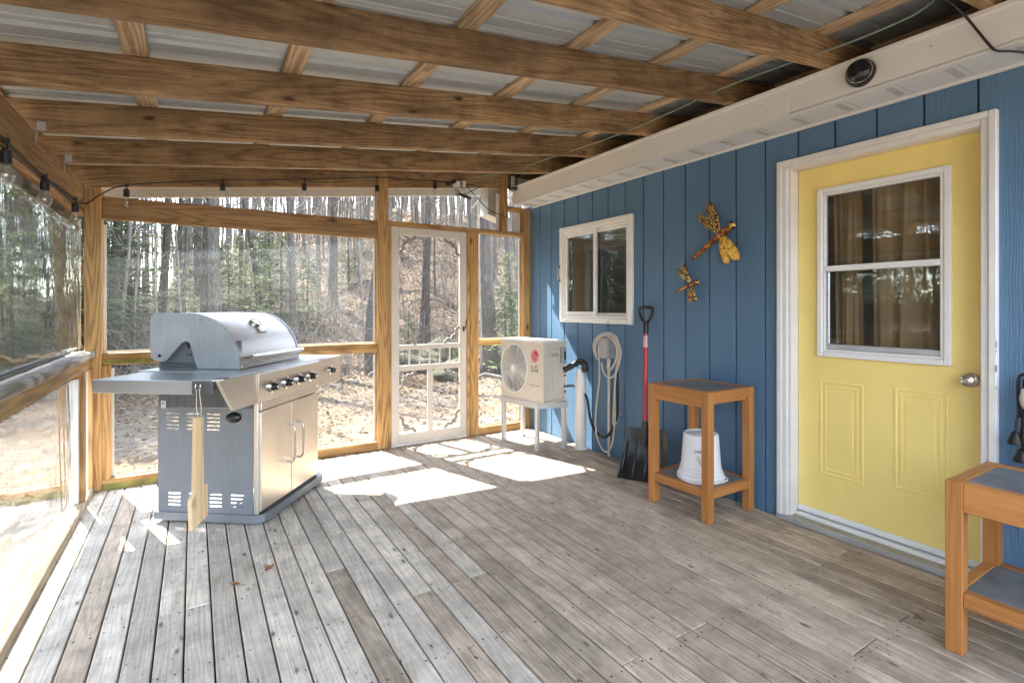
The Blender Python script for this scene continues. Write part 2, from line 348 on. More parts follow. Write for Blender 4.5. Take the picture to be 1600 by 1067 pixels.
# ------------------------------------------------------------------ mesh builder
class MB:
    def __init__(s, T=None):
        s.v = []; s.f = []; s.wc = []; s.rn = []; s.mi = []; s.sm = []; s.col = []; s.T = T or Matrix.Identity(4); s.recalc = False
    def add(s, vs, fs, wc=None, rnd=None, mat=0, smooth=False):
        b = len(s.v); T = s.T
        s.v += [T @ Vector(p) for p in vs]
        if wc is None:
            o = Vector((random.random()*50, random.random()*50, random.random()*50)); wc = [Vector(p)+o for p in vs]
        s.wc += wc
        r = random.random() if rnd is None else rnd
        s.rn += [r]*len(vs)
        s.f += [tuple(b+i for i in f) for f in fs]; s.mi += [mat]*len(fs); s.sm += [smooth]*len(fs)
        return s
    def box(s, c, size, Rm=None, ax=None, bev=.003, mat=0, rnd=None):
        h = [q/2 for q in size]; c = Vector(c); Rm = Rm or Matrix.Identity(3)
        if ax is None: ax = max(range(3), key=lambda i: h[i])
        bev = min(bev, min(h)*.45)
        idx = {}; loc = []
        for sx in (-1, 1):
            for sy in (-1, 1):
                for sz in (-1, 1):
                    for a in range(3):
                        p = [sx*(h[0]-bev), sy*(h[1]-bev), sz*(h[2]-bev)]
                        p[a] = (sx, sy, sz)[a]*h[a]
                        idx[(sx, sy, sz, a)] = len(loc); loc.append(Vector(p))
        F = []
        for a in range(3):
            o = [i for i in range(3) if i != a]
            for sg in (-1, 1):
                q = []
                for (p1, p2) in ((-1,-1), (1,-1), (1,1), (-1,1)):
                    k = [0,0,0]; k[a] = sg; k[o[0]] = p1; k[o[1]] = p2
                    q.append(idx[(*k, a)])
                F.append(q)
        for a, b2 in ((0,1), (0,2), (1,2)):
            o = 3-a-b2
            for s1 in (-1, 1):
                for s2 in (-1, 1):
                    k0 = [0,0,0]; k0[a] = s1; k0[b2] = s2; k1 = k0[:]; k0[o] = -1; k1[o] = 1
                    F.append([idx[(*k0, a)], idx[(*k1, a)], idx[(*k1, b2)], idx[(*k0, b2)]])
        for sx in (-1, 1):
            for sy in (-1, 1):
                for sz in (-1, 1): F.append([idx[(sx, sy, sz, a)] for a in range(3)])
        G = []
        for f in F:
            p = [loc[i] for i in f]; n = (p[1]-p[0]).cross(p[2]-p[0]); m = sum(p, Vector())/len(p)
            G.append(tuple(f) if n.dot(m) > 0 else tuple(reversed(f)))
        o = Vector((random.random()*60, random.random()*60, random.random()*60))
        oth = [i for i in range(3) if i != ax]
        if h[oth[0]] < h[oth[1]]: oth.reverse()
        wc = [Vector((p[ax], p[oth[0]], p[oth[1]]))+o for p in loc]
        return s.add([c+Rm @ p for p in loc], G, wc, rnd, mat)
    def b2(s, x0, x1, y0, y1, z0, z1, **k):
        return s.box(((x0+x1)/2, (y0+y1)/2, (z0+z1)/2), (abs(x1-x0), abs(y1-y0), abs(z1-z0)), **k)
    def plank(s, p0, p1, w_, t_, up=(0,0,1), **k):          # w_ across (perp to up), t_ along up
        p0, p1 = Vector(p0), Vector(p1); d = (p1-p0); L = d.length; d.normalize()
        y = Vector(up).cross(d).normalized(); z = d.cross(y)
        Rm = Matrix((d, y, z)).transposed()
        return s.box((p0+p1)/2, (L, w_, t_), Rm, 0, **k)
    def tube(s, pts, r, n=8, cap=True, mat=0, rnd=None):
        pts = [Vector(p) for p in pts]; m = len(pts)
        rs = list(r) if hasattr(r, '__len__') else [r]*m
        vs = []; fs = []; wc = []; o = Vector((random.random()*50, random.random()*50, random.random()*50)); L = 0; ref = None
        for i, p in enumerate(pts):
            d = (pts[min(i+1, m-1)]-pts[max(i-1, 0)])
            if d.length < 1e-9: d = Vector((0,0,1))
            d.normalize()
            if ref is None: ref = d.orthogonal().normalized()
            ref = (ref-d*ref.dot(d))
            if ref.length < 1e-6: ref = d.orthogonal()
            ref.normalize(); q = d.cross(ref)
            if i: L += (p-pts[i-1]).length
            for k in range(n):
                a = 2*math.pi*k/n; e = ref*math.cos(a)+q*math.sin(a)
                vs.append(p+e*rs[i]); wc.append(o+Vector((L, math.cos(a)*rs[i], math.sin(a)*rs[i])))
        for i in range(m-1):
            for k in range(n):
                a, b = i*n+k, i*n+(k+1) % n; fs.append((a, b, b+n, a+n))
        if cap: fs.append(tuple(range(n-1, -1, -1))); fs.append(tuple((m-1)*n+k for k in range(n)))
        return s.add(vs, fs, wc, rnd, mat, True)
    def lathe(s, prof, o=(0,0,0), Rm=None, n=24, mat=0, sx=1, sy=1):
        Rm = Rm or Matrix.Identity(3); o = Vector(o); vs = []; fs = []
        for (r, z) in prof:
            for k in range(n):
                a = 2*math.pi*k/n; vs.append(o+Rm @ Vector((r*math.cos(a)*sx, r*math.sin(a)*sy, z)))
        m = len(prof)
        for i in range(m-1):
            for k in range(n):
                a, b = i*n+k, i*n+(k+1) % n; fs.append((a, b, b+n, a+n))
        if prof[0][0] > 1e-5: fs.append(tuple(range(n-1, -1, -1)))
        if prof[-1][0] > 1e-5: fs.append(tuple((m-1)*n+k for k in range(n)))
        return s.add(vs, fs, None, None, mat, True)
    def prism(s, poly, o, ex, ey, dep, mat=0, smooth=False, rnd=None, vert=False):
        o, ex, ey, dep = Vector(o), Vector(ex), Vector(ey), Vector(dep)
        n = len(poly); vs = [o+ex*p[0]+ey*p[1] for p in poly]; vs += [q+dep for q in vs]
        fs = [tuple(range(n)), tuple(range(2*n-1, n-1, -1))]
        for i in range(n):
            j = (i+1) % n; fs.append((i, i+n, j+n, j))
        s.recalc = True
        k_ = random.random()*40; s.add(vs, fs, [Vector((p.z+k_, p.x+k_, p.y)) for p in vs] if vert else None, rnd, mat); s.sm[-n:] = [smooth]*n
        return s
    def quad(s, a, b, c, d, mat=0): return s.add([a, b, c, d], [(0, 1, 2, 3)], None, None, mat)
    def build(s, name, mats, parent=None, loc=None):
        if not isinstance(mats, (list, tuple)): mats = [mats]
        org = parent['_o'] if parent is not None else (loc or (0, 0, 0))
        O = Vector(org)
        me = bpy.data.meshes.new(name); me.from_pydata([tuple(p-O) for p in s.v], [], s.f)
        for m in mats: me.materials.append(m if not isinstance(m, str) else M[m])
        me.polygons.foreach_set('material_index', s.mi); me.polygons.foreach_set('use_smooth', s.sm)
        a = me.attributes.new('wc', 'FLOAT_VECTOR', 'POINT'); a.data.foreach_set('vector', [q for p in s.wc for q in p])
        a = me.attributes.new('rnd', 'FLOAT', 'POINT'); a.data.foreach_set('value', s.rn)
        if any(s.sm):
            try: me.set_sharp_from_angle(angle=R(40))
            except Exception: pass
        if s.recalc:
            bm = bmesh.new(); bm.from_mesh(me); bmesh.ops.recalc_face_normals(bm, faces=bm.faces[:]); bm.to_mesh(me); bm.free()
        me.update()
        o = bpy.data.objects.new(name, me); C.objects.link(o)
        o['_o'] = tuple(O)
        if parent is not None: o.parent = parent
        else: o.location = O
        return o
def tag(o, label=None, cat=None, group=None, kind=None):
    for k, v in (('label', label), ('category', cat), ('group', group), ('kind', kind)):
        if v: o[k] = v
    return o
def thing(name, label, cat, loc=(0,0,0), group=None):
    o = bpy.data.objects.new(name, None); C.objects.link(o); o.location = loc; o['_o'] = tuple(loc); o.empty_display_size = .1
    return tag(o, label, cat, group)
def text_mesh(body, size, o, ex, ey, mat, parent, name='lettering', ext=.0008, align='CENTER', bold=0.0):
    cu = bpy.data.curves.new('t', 'FONT'); cu.body = body; cu.size = size; cu.extrude = ext; cu.align_x = align; cu.align_y = 'CENTER'; cu.offset = bold
    ob = bpy.data.objects.new('t', cu); C.objects.link(ob)
    bpy.context.view_layer.update()
    me = bpy.data.meshes.new_from_object(ob.evaluated_get(bpy.context.evaluated_depsgraph_get()))
    bpy.data.objects.remove(ob)
    ex, ey, o = Vector(ex).normalized(), Vector(ey).normalized(), Vector(o); ez = ex.cross(ey)
    O = Vector(parent['_o'])
    for v in me.vertices: v.co = o+ex*v.co.x+ey*v.co.y+ez*v.co.z-O
    me.materials.clear(); me.materials.append(M[mat]); me.name = name
    ob = bpy.data.objects.new(name, me); C.objects.link(ob); ob.parent = parent; ob['_o'] = tuple(O)
    return ob
def smooth_path(pts, k=4):
    P = [Vector(p) for p in pts]; o = []
    for i in range(len(P)-1):
        a, b, c, d = P[max(i-1, 0)], P[i], P[i+1], P[min(i+2, len(P)-1)]
        for j in range(k):
            t = j/k
            o.append(.5*((2*b)+(c-a)*t+(2*a-5*b+4*c-d)*t*t+(3*b-a-3*c+d)*t**3))
    o.append(P[-1]); return o

XW = 3.03; YB = 4.50; XL = -.58
Z0, MS = 2.17, .12                      # underside of rafters: z = Z0 + MS*x
# ------------------------------------------------------------------ deck floor (setting)
def make_deck():
    mb = MB(); pitch = .0945; y_end = YB+.09; n0 = 0
    x = XL-.11; k = 0
    joists = [y_end-.03-.4064*i for i in range(18)]
    while x < XW-.01:
        ya = -2.6; wdt = pitch-.0062
        xe = min(x+wdt, XW-.012)
        cuts = []
        q = y_end-.4064*random.choice([3, 5, 6, 8, 9]); 
        while q > -2.2: cuts.append(q); q -= .4064*random.choice([6, 8, 9])
        ys = [y_end]+cuts+[ya]
        for a, b in zip(ys[:-1], ys[1:]):
            sheen_tone = .70 - .34*min(1, max(0, (x-.55)/.9))  # reflected paleness of the left boards put into this value
            r = min(1, max(0, sheen_tone+random.uniform(-.24, .22)))
            dz = random.uniform(-.0012, .0008); br_ = random.random() < min(1, max(.07, (x-.35)/1.0)); r = random.uniform(.15, .85)  # browner to the right; the left keeps the painted-in reflection tone
            mb.box(((x+xe)/2, (a+b)/2, -.016+dz), (xe-x, a-b-.003, .032), ax=1, bev=.0035, rnd=r, mat=2 if br_ else 0)
        for j in joists:
            for e in (.018, wdt-.018):
                if random.random() < .96:
                    c = Vector((x+e+random.uniform(-.006, .006), j+random.uniform(-.012, .012), .0012)); rr = random.uniform(.0034, .0052)
                    vs = [c+Vector((rr*math.cos(t*math.pi/3), rr*math.sin(t*math.pi/3), 0)) for t in range(6)]
                    mb.add(vs, [tuple(range(6))], None, .3, 1)
        x += pitch; k += 1
    o = mb.build('deck_floor', ['deck', 'nail', 'deckbrown']); tag(o, kind='structure')
make_deck()
mb = MB(); mb.b2(XL-.07, XW-.02, -2.58, YB+.04, -.060, -.036); tag(mb.build('deck_gap_shade', 'groove'), kind='structure')  # added dark sheet that puts shade into the gaps between boards
mb = MB(); mb.b2(XL-.12, XW, YB+.05, YB+.10, -.30, -.034)
mb.b2(XL-.12, XL-.08, -2.6, YB+.05, -.30, -.034)
tag(mb.build('deck_skirt', 'greyrail'), kind='structure')

# ------------------------------------------------------------------ house
house = thing('house', 'blue grooved siding house wall with white eave and yellow door', 'house', (XW, 1.3, 0))
DY0, DY1, DZ1 = .832, 1.728, 2.09          # door rough opening (y0,y1,top)
WY0, WY1, WZ0, WZ1 = 3.05, 3.93, 1.17, 1.985   # window opening
ZT = 2.335
def wall_open(ya, yb):                    # z ranges of solid wall for the strip ya..yb
    m = (ya+yb)/2
    if DY0 < m < DY1: return [(DZ1, ZT)]
    if WY0 < m < WY1: return [(-.05, WZ0), (WZ1, ZT)]
    return [(-.05, ZT)]
mb = MB(); gy = [.859+.2043*k for k in range(-20, 19)]; gy = [g for g in gy if -3 < g < 4.62]+[4.66]
gy[0] = -3.0
for a, b in zip(gy[:-1], gy[1:]):
    a2, b2 = a+.005, b-.005
    cuts = sorted({a2, b2} | {q for q in (DY0, DY1, WY0, WY1) if a2 < q < b2})
    r = random.random()
    for p, q in zip(cuts[:-1], cuts[1:]):
        for z0, z1 in wall_open(p, q):
            mb.box((XW+.007, (p+q)/2, (z0+z1)/2), (.014, q-p, z1-z0), ax=2, bev=.0025 if (p == a2 and q == b2) else .0004, rnd=r)
mb.build('siding', 'siding', house)
mb = MB()
cuts = [-3.0, DY0, DY1, WY0, WY1, 4.66]
for p, q in zip(cuts[:-1], cuts[1:]):
    for z0, z1 in wall_open(p, q): mb.b2(XW+.012, XW+.11, p, q, z0, z1, bev=.0005)
mb.build('wall_core', 'groove', house)
# rest of the house body
mb = MB(); mb.b2(XW+.115, 9.0, 4.56, 4.66, -.3, 2.6); mb.b2(XW+.115, 9.0, -3.0, -2.9, -.3, 2.6); mb.b2(8.9, 9.0, -2.9, 4.56, -.3, 2.6)
mb.build('end_wall', 'siding', house)
mb = MB(); mb.b2(4.6, 4.65, -2.9, 4.56, 0, 2.5); mb.b2(XW+.12, 4.6, -2.9, 4.56, -.06, -.01); mb.b2(XW+.12, 4.6, -2.9, 4.56, 2.5, 2.55)
mb.build('room', 'interior', house)
# eave: fascia, soffit with vent slots, roof deck above
XF = 2.785
mb = MB(); mb.b2(XF, XF+.02, -3.0, 1.60, 2.335, 2.500, bev=.004); mb.b2(XF-.003, XF+.018, 1.596, 4.47, 2.333, 2.497, bev=.004)
mb.b2(XF-.012, XF-.003, -3.0, 4.47, 2.478, 2.501, bev=.003)
mb.b2(XF+.02, XW+.1, 4.452, 4.472, 2.335, 2.60, bev=.002)
for yy in (3.9, 2.75, 1.75, .95, 2.1): mb.lathe([(0, .002), (.004, .001), (.004, 0)], (XF-.003, yy, 2.43), Matrix.Rotation(R(-90), 3, 'Y'), 8, mat=1)
mb.build('fascia', ['fascia', 'letterlight'], house)
mb = MB(); mb.b2(XF+.002, XW, -3.0, 4.45, 2.322, 2.333, bev=.002)
mb.b2(XW-.022, XW-.001, -3.0, 4.45, 2.305, 2.3215, bev=.003); mb.b2(XF-.004, XF+.016, -3.0, 4.45, 2.318, 2.3325, bev=.002)
y = -1.2
while y < 4.4:
    mb.b2(XF+.05, XW-.045, y, y+.032, 2.3195, 2.3225, mat=1); mb.b2(XF+.03, XW-.03, y+.205, y+.209, 2.3200, 2.3225, mat=2); y += .232
mb.build('soffit', ['soffit', 'ventgrey', 'blind'], house)
mb = MB(); mb.prism([(XF-.004, 2.486), (XF-.004, 2.498), (3.98, 2.60), (3.98, 2.585), (XF+.02, 2.486)], (0, -3.2, 0), (1, 0, 0), (0, 0, 1), (0, 7.67, 0))
mb.prism([(3.985, 2.585), (3.985, 2.96), (6.4, 3.45), (9.3, 2.75), (9.3, 2.72), (6.4, 3.42), (4.02, 2.93), (4.02, 2.585)], (0, -3.2, 0), (1, 0, 0), (0, 0, 1), (0, 7.9, 0))  # unseen rise of the roof, shaped to keep the eave cavity dark
mb.build('roof', 'darkroof', house)

# window
XWIN = XW-.028
win = MB()
def frame_rect(mb, x0, x1, y0, y1, z0, z1, wd, bev=.004, mat=0, wb=None, wt=None):
    wb = wb or wd; wt = wt or wd
    mb.b2(x0, x1, y0, y0+wd, z0, z1, bev=bev, mat=mat); mb.b2(x0, x1, y1-wd, y1, z0, z1, bev=bev, mat=mat)
    mb.b2(x0, x1, y0+wd, y1-wd, z0, z0+wb, bev=bev, mat=mat); mb.b2(x0, x1, y0+wd, y1-wd, z1-wt, z1, bev=bev, mat=mat)
frame_rect(win, XWIN, XW+.06, 3.005, 3.97, 1.128, 2.03, .046, .006, wb=.045)
frame_rect(win, XWIN+.008, XW+.05, 3.052, 3.923, 1.1735, 1.9835, .022, .004)
wo = win.build('window', 'white', house)
mb = MB(); frame_rect(mb, XWIN+.016, XWIN+.04, 3.458, 3.900, 1.196, 1.961, .034, .004); mb.build('sash', 'white', wo)
mb = MB(); frame_rect(mb, XWIN+.044, XWIN+.066, 3.075, 3.500, 1.196, 1.961, .024, .004); mb.build('sash', 'white', wo)
mb = MB(); mb.b2(XWIN+.027, XWIN+.030, 3.492, 3.866, 1.23, 1.927, bev=.0005); mb.build('pane', 'glassdark', wo)
mb = MB(); mb.b2(XWIN+.054, XWIN+.057, 3.099, 3.476, 1.22, 1.937, bev=.0005); mb.build('pane', 'glassdark', wo)
mb = MB(); mb.b2(XWIN+.034, XWIN+.0345, 3.492, 3.866, 1.23, 1.927, bev=.0001); mb.build('insect_screen', 'screen', wo)
mb = MB()
for k in range(9): mb.b2(XW+.06, XW+.085, 3.07, 3.90, 1.80+.02*k, 1.804+.02*k, bev=.001)
mb.b2(XW+.06, XW+.09, 3.07, 3.90, 1.955, 1.985)
mb.build('blind', 'blind', wo)
for yy in (3.28, 3.84):
    mb = MB(); mb.b2(XWIN-.003, XWIN+.002, yy-.028, yy+.028, 1.141, 1.148, bev=.001); mb.build('weep_hole_cover', 'letterlight', wo)
mb = MB(); mb.tube([(XWIN-.012, 3.957, 1.53), (XWIN-.024, 3.957, 1.545), (XWIN-.024, 3.957, 1.64), (XWIN-.012, 3.957, 1.655)], .006, 8)
for zz in (1.53, 1.655): mb.box((XWIN-.008, 3.957, zz), (.016, .014, .022), mat=1)
mb.build('handle', ['cord', 'darkmetal'], wo)

# entry door
XS = 3.10                                  # slab face
SY0, SY1, SZ0, SZ1 = .848, 1.712, .088, 2.085
def panel_ring(mb, y0, y1, z0, z1, x):     # raised moulding around a recessed door panel
    frame_rect(mb, x-.0032, x+.004, y0, y1, z0, z1, .012, .0028)
    frame_rect(mb, x-.0022, x+.004, y0+.026, y1-.026, z0+.026, z1-.026, .010, .0026)
    mb.b2(x-.0018, x+.004, y0+.052, y1-.052, z0+.052, z1-.052, bev=.0025)
DW = (.975, 1.598, .985, 1.955)            # door glass frame outer y0,y1,z0,z1
mb = MB()
for b in ((SY0, DW[0]+.03, SZ0, SZ1), (DW[1]-.03, SY1, SZ0, SZ1), (DW[0]+.03, DW[1]-.03, SZ0, DW[2]+.03), (DW[0]+.03, DW[1]-.03, DW[3]-.03, SZ1)):
    mb.b2(XS, XS+.045, *b, bev=.0002)
def at(u, v): q = WX(u, v, XS); return q.y, q.z
a, b = at(1281, 594), at(1349, 757); panel_ring(mb, b[0], a[0], b[1], a[1], XS)
a, b = at(1397, 606), at(1482, 784); panel_ring(mb, b[0], a[0], b[1], a[1], XS)
door = mb.build('entry_door', 'yellow', house)
mb = MB(); y0, y1, z0, z1 = DW; zm = 1.49
frame_rect(mb, XS-.018, XS+.02, y0, y1, z0, z1, .030, .005); frame_rect(mb, XS-.012, XS+.02, y0+.0305, y1-.0305, z0+.0305, z1-.0305, .014, .004)
mb.b2(XS-.014, XS+.018, y0+.045, y1-.045, zm-.016, zm+.016, bev=.004)
mb.build('glass_frame', 'white', door)
mb = MB(); mb.b2(XS+.006, XS+.010, y0+.046, y1-.046, zm+.017, z1-.045, bev=.0004); mb.build('pane', 'glassdark', door)
mb = MB(); mb.b2(XS+.002, XS+.006, y0+.046, y1-.046, z0+.075, zm-.017, bev=.0004); mb.build('pane', 'glassdark', door)
mb = MB(); mb.b2(XS-.002, XS+.016, y0+.045, y1-.045, z0+.045, z0+.074, bev=.003); mb.b2(XS-.002, XS+.016, y1-.062, y1-.045, z0+.075, zm-.017, bev=.003); mb.build('lower_sash', 'alu', door)
# curtain behind the door glass: two gathered panels
mb = MB()
for (ya, yb) in ((1.40, 1.545), (1.02, 1.355)):
    n = 60; vs = []; fs = []
    for i in range(n+1):
        t = i/n; yy = ya+(yb-ya)*t; xx = XS+.085+.016*math.sin(t*(yb-ya)*62)+.008*math.sin(t*37+ya*9)
        for k, zz in enumerate((.95, 1.5, 1.99)): vs.append((xx+.006*k*math.sin(t*23), yy+.012*(k-1)*math.sin(t*9), zz))
    for i in range(n):
        for k in range(2): a = i*3+k; fs.append((a, a+1, a+4, a+3))
    mb.add(vs, fs, smooth=True)
mb.build('curtain', 'curtain', door)
mb = MB(); kq = WX(1514, 594, XS-.03); ky, kz = kq.y, kq.z; RX = Matrix.Rotation(R(-90), 3, 'Y')
mb.lathe([(.033, 0), (.034, .004), (.029, .010), (.013, .013), (.012, .028), (.022, .034), (.0275, .046), (.026, .058), (.018, .064), (0, .066)], (XS, ky, kz), RX, 28)
mb.lathe([(.008, 0), (.0075, .003), (0, .0032)], (XS-.0655, ky, kz), RX, 14, mat=1)
mb.build('knob', ['silver', 'letterlight'], door)
mb = MB(); mb.b2(XS-.010, XS+.04, SY0, SY1, .055, .087, bev=.004); mb.build('door_sweep', 'white', door)
mb = MB()
for (x, yy) in ((0, 0),):
    T = DZ1
    for (e, d, wd) in ((0, .030, .030), (.029, .019, .030)):   # stepped brickmould
        oy0, oy1, oz = .788+e, 1.792-e, 2.146-e
        mb.b2(XW-d, XW+.004, oy0, oy0+wd, 0, oz, bev=.004); mb.b2(XW-d, XW+.004, oy1-wd, oy1, 0, oz, bev=.004)
        mb.b2(XW-d, XW+.004, oy0+wd, oy1-wd, oz-wd, oz, bev=.004)
mb.b2(XW+.004, XS+.05, .818, .846, .03, DZ1+.012, bev=.002); mb.b2(XW-.006, XS+.05, 1.715, 1.752, .03, DZ1+.012, bev=.002)
mb.b2(XW+.0045, XS+.05, .846, 1.715, DZ1-.004, DZ1+.0, bev=.001)
for k in range(26):                                                   # flaked paint on the jamb edges
    yy = random.choice([.789, 1.791, 1.757]); zz = random.choice([random.uniform(.02, .5), random.uniform(.3, 1.2)])
    mb.box((XW-.0305 if yy != 1.757 else XW-.0145, yy+(-.004 if yy > 1 else .004)*0, zz), (.002, random.uniform(.002, .005), random.uniform(.008, .035)), bev=.0005, mat=1)
mb.build('door_trim', ['whiteworn', 'greyrail'], house)
mb = MB(); mb.b2(XW-.045, XW-.036, .80, 1.785, .006, .034, bev=.003); mb.b2(XW-.036, XS-.012, .82, 1.74, .004, .028, bev=.002, mat=1)
mb.b2(XS-.036, XS-.012, .847, 1.713, .0285, .050, bev=.003, mat=2); mb.b2(XS-.020, XS+.03, .847, 1.713, .03, .0545, bev=.001, mat=0)
mb.build('threshold', ['alu', 'sill', 'white'], house)

# ------------------------------------------------------------------ porch roof
RF = .148
roof = thing('porch_roof', 'rough brown rafters and strapping under a galvanised metal roof', 'roof', (1.2, 1.5, 2.3))
rot = Matrix.Rotation(-math.atan(MS), 3, 'Y')
def slope_plank(mb, x0, x1, y, t, zlo, h, **k):
    mb.plank((x0, y, Z0+MS*x0+zlo+h/2), (x1, y, Z0+MS*x1+zlo+h/2), t, h, **k)
ry = [YB+.031, 3.845, 3.23, 2.605, 1.945, 1.385, .76, .14, -.48]
for i, yr in enumerate(ry):
    mb = MB(); slope_plank(mb, -.98, 3.94, yr, .046, 0, RF, bev=.004)
    mb.build('rafter', 'lumber', roof)
for i, px in enumerate([-.78, -.20, .39, .975, 1.555, 2.12, 2.69, 3.28]):
    mb = MB(); zc = Z0+MS*px+RF+.013
    mb.box((px, 2.15, zc), (.088, 5.7, .024), rot, 1, bev=.002); mb.build('strapping', 'strap', roof)
def roof_sheet():
    mb = MB(); prof = []; y = -.75
    while y < 5.0:
        prof += [(y, 0), (y+.07, 0), (y+.075, .004), (y+.085, .004), (y+.09, 0), (y+.15, 0), (y+.155, .004), (y+.165, .004), (y+.17, 0), (y+.205, 0), (y+.217, .018), (y+.237, .018), (y+.249, 0)]
        y += .25
    base = RF+.027; up = [(a, b+base) for a, b in prof]; lo = [(a, b+base+.0015) for a, b in prof]
    n = len(prof); vs = []; fs = []
    for x in (-1.05, 3.97):
        for (a, b) in up: vs.append((x, a, Z0+MS*x+b))
        for (a, b) in lo: vs.append((x, a, Z0+MS*x+b))
    for i in range(n-1):
        fs.append((i, i+1, 2*n+i+1, 2*n+i)); fs.append((n+i, 3*n+i, 3*n+i+1, n+i+1))
    mb.add(vs, fs); return mb.build('roof_sheet', 'metalroof', roof)
roof_sheet()
mb = MB(); slope_plank(mb, -1.0, 3.0, 4.93, .022, -.005, .155, bev=.003)
for k in range(34):
    x = -.6+k*.105; mb.lathe([(.006, 0), (.005, .004), (0, .006)], (x, 4.919, Z0+MS*x+.014), Matrix.Rotation(R(90), 3, 'X'), 8, mat=1)
mb.build('gable_fascia', ['white', 'letterlight'], roof)
for yr in (3.845, 3.23):
    mb = MB(); x = -.628; z = Z0+MS*x
    mb.box((x+.0015, yr-.035, z-.035), (.002, .020, .05), bev=.0005); mb.box((x+.02, yr-.0255, z+.025), (.032, .002, .04), bev=.0005)
    mb.box((x+.012, yr-.030, z+.002), (.024, .012, .002), bev=.0005)
    mb.build('metal_clip', 'outlet', roof)

# ------------------------------------------------------------------ back screened wall
bw = thing('back_screen_wall', 'golden timber framed porch end wall with clear vinyl panels and screen door', 'porch wall', (1.2, YB, 0))
Y0, Y1 = YB, YB+.09
def part(name, mat, root, *boxes, **k):
    mb = MB()
    for b in boxes: mb.b2(*b, **k)
    return mb.build(name, mat, root)
zt = lambda x: Z0+MS*x-.002
part('post', 'frame', bw, (-.637, -.540, Y0, Y1, 0, zt(-.6)), bev=.006)
part('post', 'frame', bw, (1.388, 1.485, Y0-.004, Y1, 0, zt(1.39)+.14), bev=.005)
part('stud', 'frame', bw, (1.486, 1.516, Y0+.004, Y1, 0, 2.008), bev=.003)
part('post', 'frame', bw, (2.312, 2.405, Y0-.002, Y1, 0, 2.008), bev=.005)
part('stud', 'frame', bw, (2.281, 2.311, Y0+.006, Y1, 0, 2.008), bev=.003)
part('post', 'frame', bw, (2.935, 3.028, Y0, Y1, 0, 2.30), bev=.004)
part('stud', 'frame', bw, (2.682, 2.745, Y0+.002, Y1, 2.052, zt(2.68)+.14), bev=.003)
part('lintel', 'frame', bw, (1.486, 2.934, Y0, Y1, 2.010, 2.050), bev=.003)
part('rail', 'frame', bw, (2.746, 2.934, Y0+.004, Y1, 2.272, 2.312), bev=.003)
part('beam', 'beamwood', bw, (-.539, 1.387, Y0+.006, Y0+.046, 1.880, 2.040), bev=.004)
part('rail', 'frame', bw, (-.539, 1.387, Y0+.002, Y1, .912, .950), bev=.003)
part('rail', 'frame', bw, (-.539, 1.387, Y0+.006, Y1, .868, .909), bev=.003)
part('rail', 'frame', bw, (2.406, 2.934, Y0+.002, Y1, .888, .945), bev=.003)
mb = MB(); mb.b2(-.539, 1.387, Y0+.004, Y1, 0, .074, bev=.004); mb.build('bottom_plate', 'frame', bw)
part('bottom_plate', 'frame', bw, (2.406, 2.934, Y0+.002, Y1, 0, .07), bev=.004)
part('stud', 'frame', bw, (-.539, -.497, Y0+.002, Y1, .075, .867), bev=.003)
part('moss_patch', 'moss', bw, (-.538, -.14, Y0+.0022, Y0+.0038, .002, .045), bev=.0005)
part('moss_patch', 'moss', bw, (-.535, -.25, Y0+.0035, Y0+.0058, .872, .902), bev=.0005)
YV = Y0+.070
def pane(x0, x1, z0, z1, z1b=None, mat='vinyl', root=bw, hem=.018):
    mb = MB(); z1b = z1 if z1b is None else z1b
    vs = [(x0, YV, z0), (x1, YV, z0), (x1, YV, z1b), (x0, YV, z1)]; vs += [(a, b+.0012, c) for a, b, c in vs]
    mb.add(vs, [(0, 1, 2, 3), (7, 6, 5, 4)]); mb.build('vinyl_panel', mat, root)
    if hem:
        mb = MB(); mb.b2(x0, x0+hem, YV-.006, YV-.001, z0, z1-.03); mb.b2(x1-hem, x1, YV-.006, YV-.001, z0, z1b-.03)
        mb.b2(x0+hem, x1-hem, YV-.0055, YV-.001, z0, z0+hem*.7); mb.build('panel_hem', 'hem', root)
pane(-.54, 1.388, .95, 1.88); pane(-.497, 1.388, .072, .868)
pane(-.54, 1.388, 2.04, zt(-.54)-.001, zt(1.388)-.001, hem=0)
pane(2.405, 2.935, .945, 2.010); pane(2.405, 2.935, .07, .888)
pane(1.486, 2.682, 2.05, zt(1.486)-.001, zt(2.682)-.001, hem=0); pane(2.745, 2.935, 2.05, 2.272, hem=0)
part('panel_hem', 'hem', bw, (2.640, 2.681, YV-.008, YV-.002, 2.06, 2.44)); part('panel_hem', 'hem', bw, (2.86, 2.934, YV-.008, YV-.002, 2.06, 2.27))
# screen door (fretwork brackets, spindles)
X0, X1 = 1.518, 2.279; sw = .074; DY = Y0+.030
mb = MB(); 
mb.b2(X0, X0+sw, Y0+.012, DY+.014, .018, 2.004, bev=.004); mb.b2(X1-sw, X1, Y0+.012, DY+.014, .018, 2.004, bev=.004)
for (z0, z1) in ((.018, .112), (.880, .922), (1.934, 2.004)): mb.b2(X0+sw, X1-sw, Y0+.0125, DY+.0135, z0, z1, bev=.004)
mb.b2(X0+sw, X1-sw, Y0+.016, DY+.010, .682, .734, bev=.004); mb.b2(1.873, 1.925, Y0+.016, DY+.010, .112, .682, bev=.004)
sd = mb.build('screen_door', 'doorpaint', bw)
for (z0, z1) in ((.112, .682), (.734, .880), (.922, 1.934)):
    mb = MB(); mb.b2(X0+sw-.004, X1-sw+.004, DY+.008, DY+.0085, z0-.004, z1+.004, bev=.0001); mb.build('insect_screen', 'screen', sd)
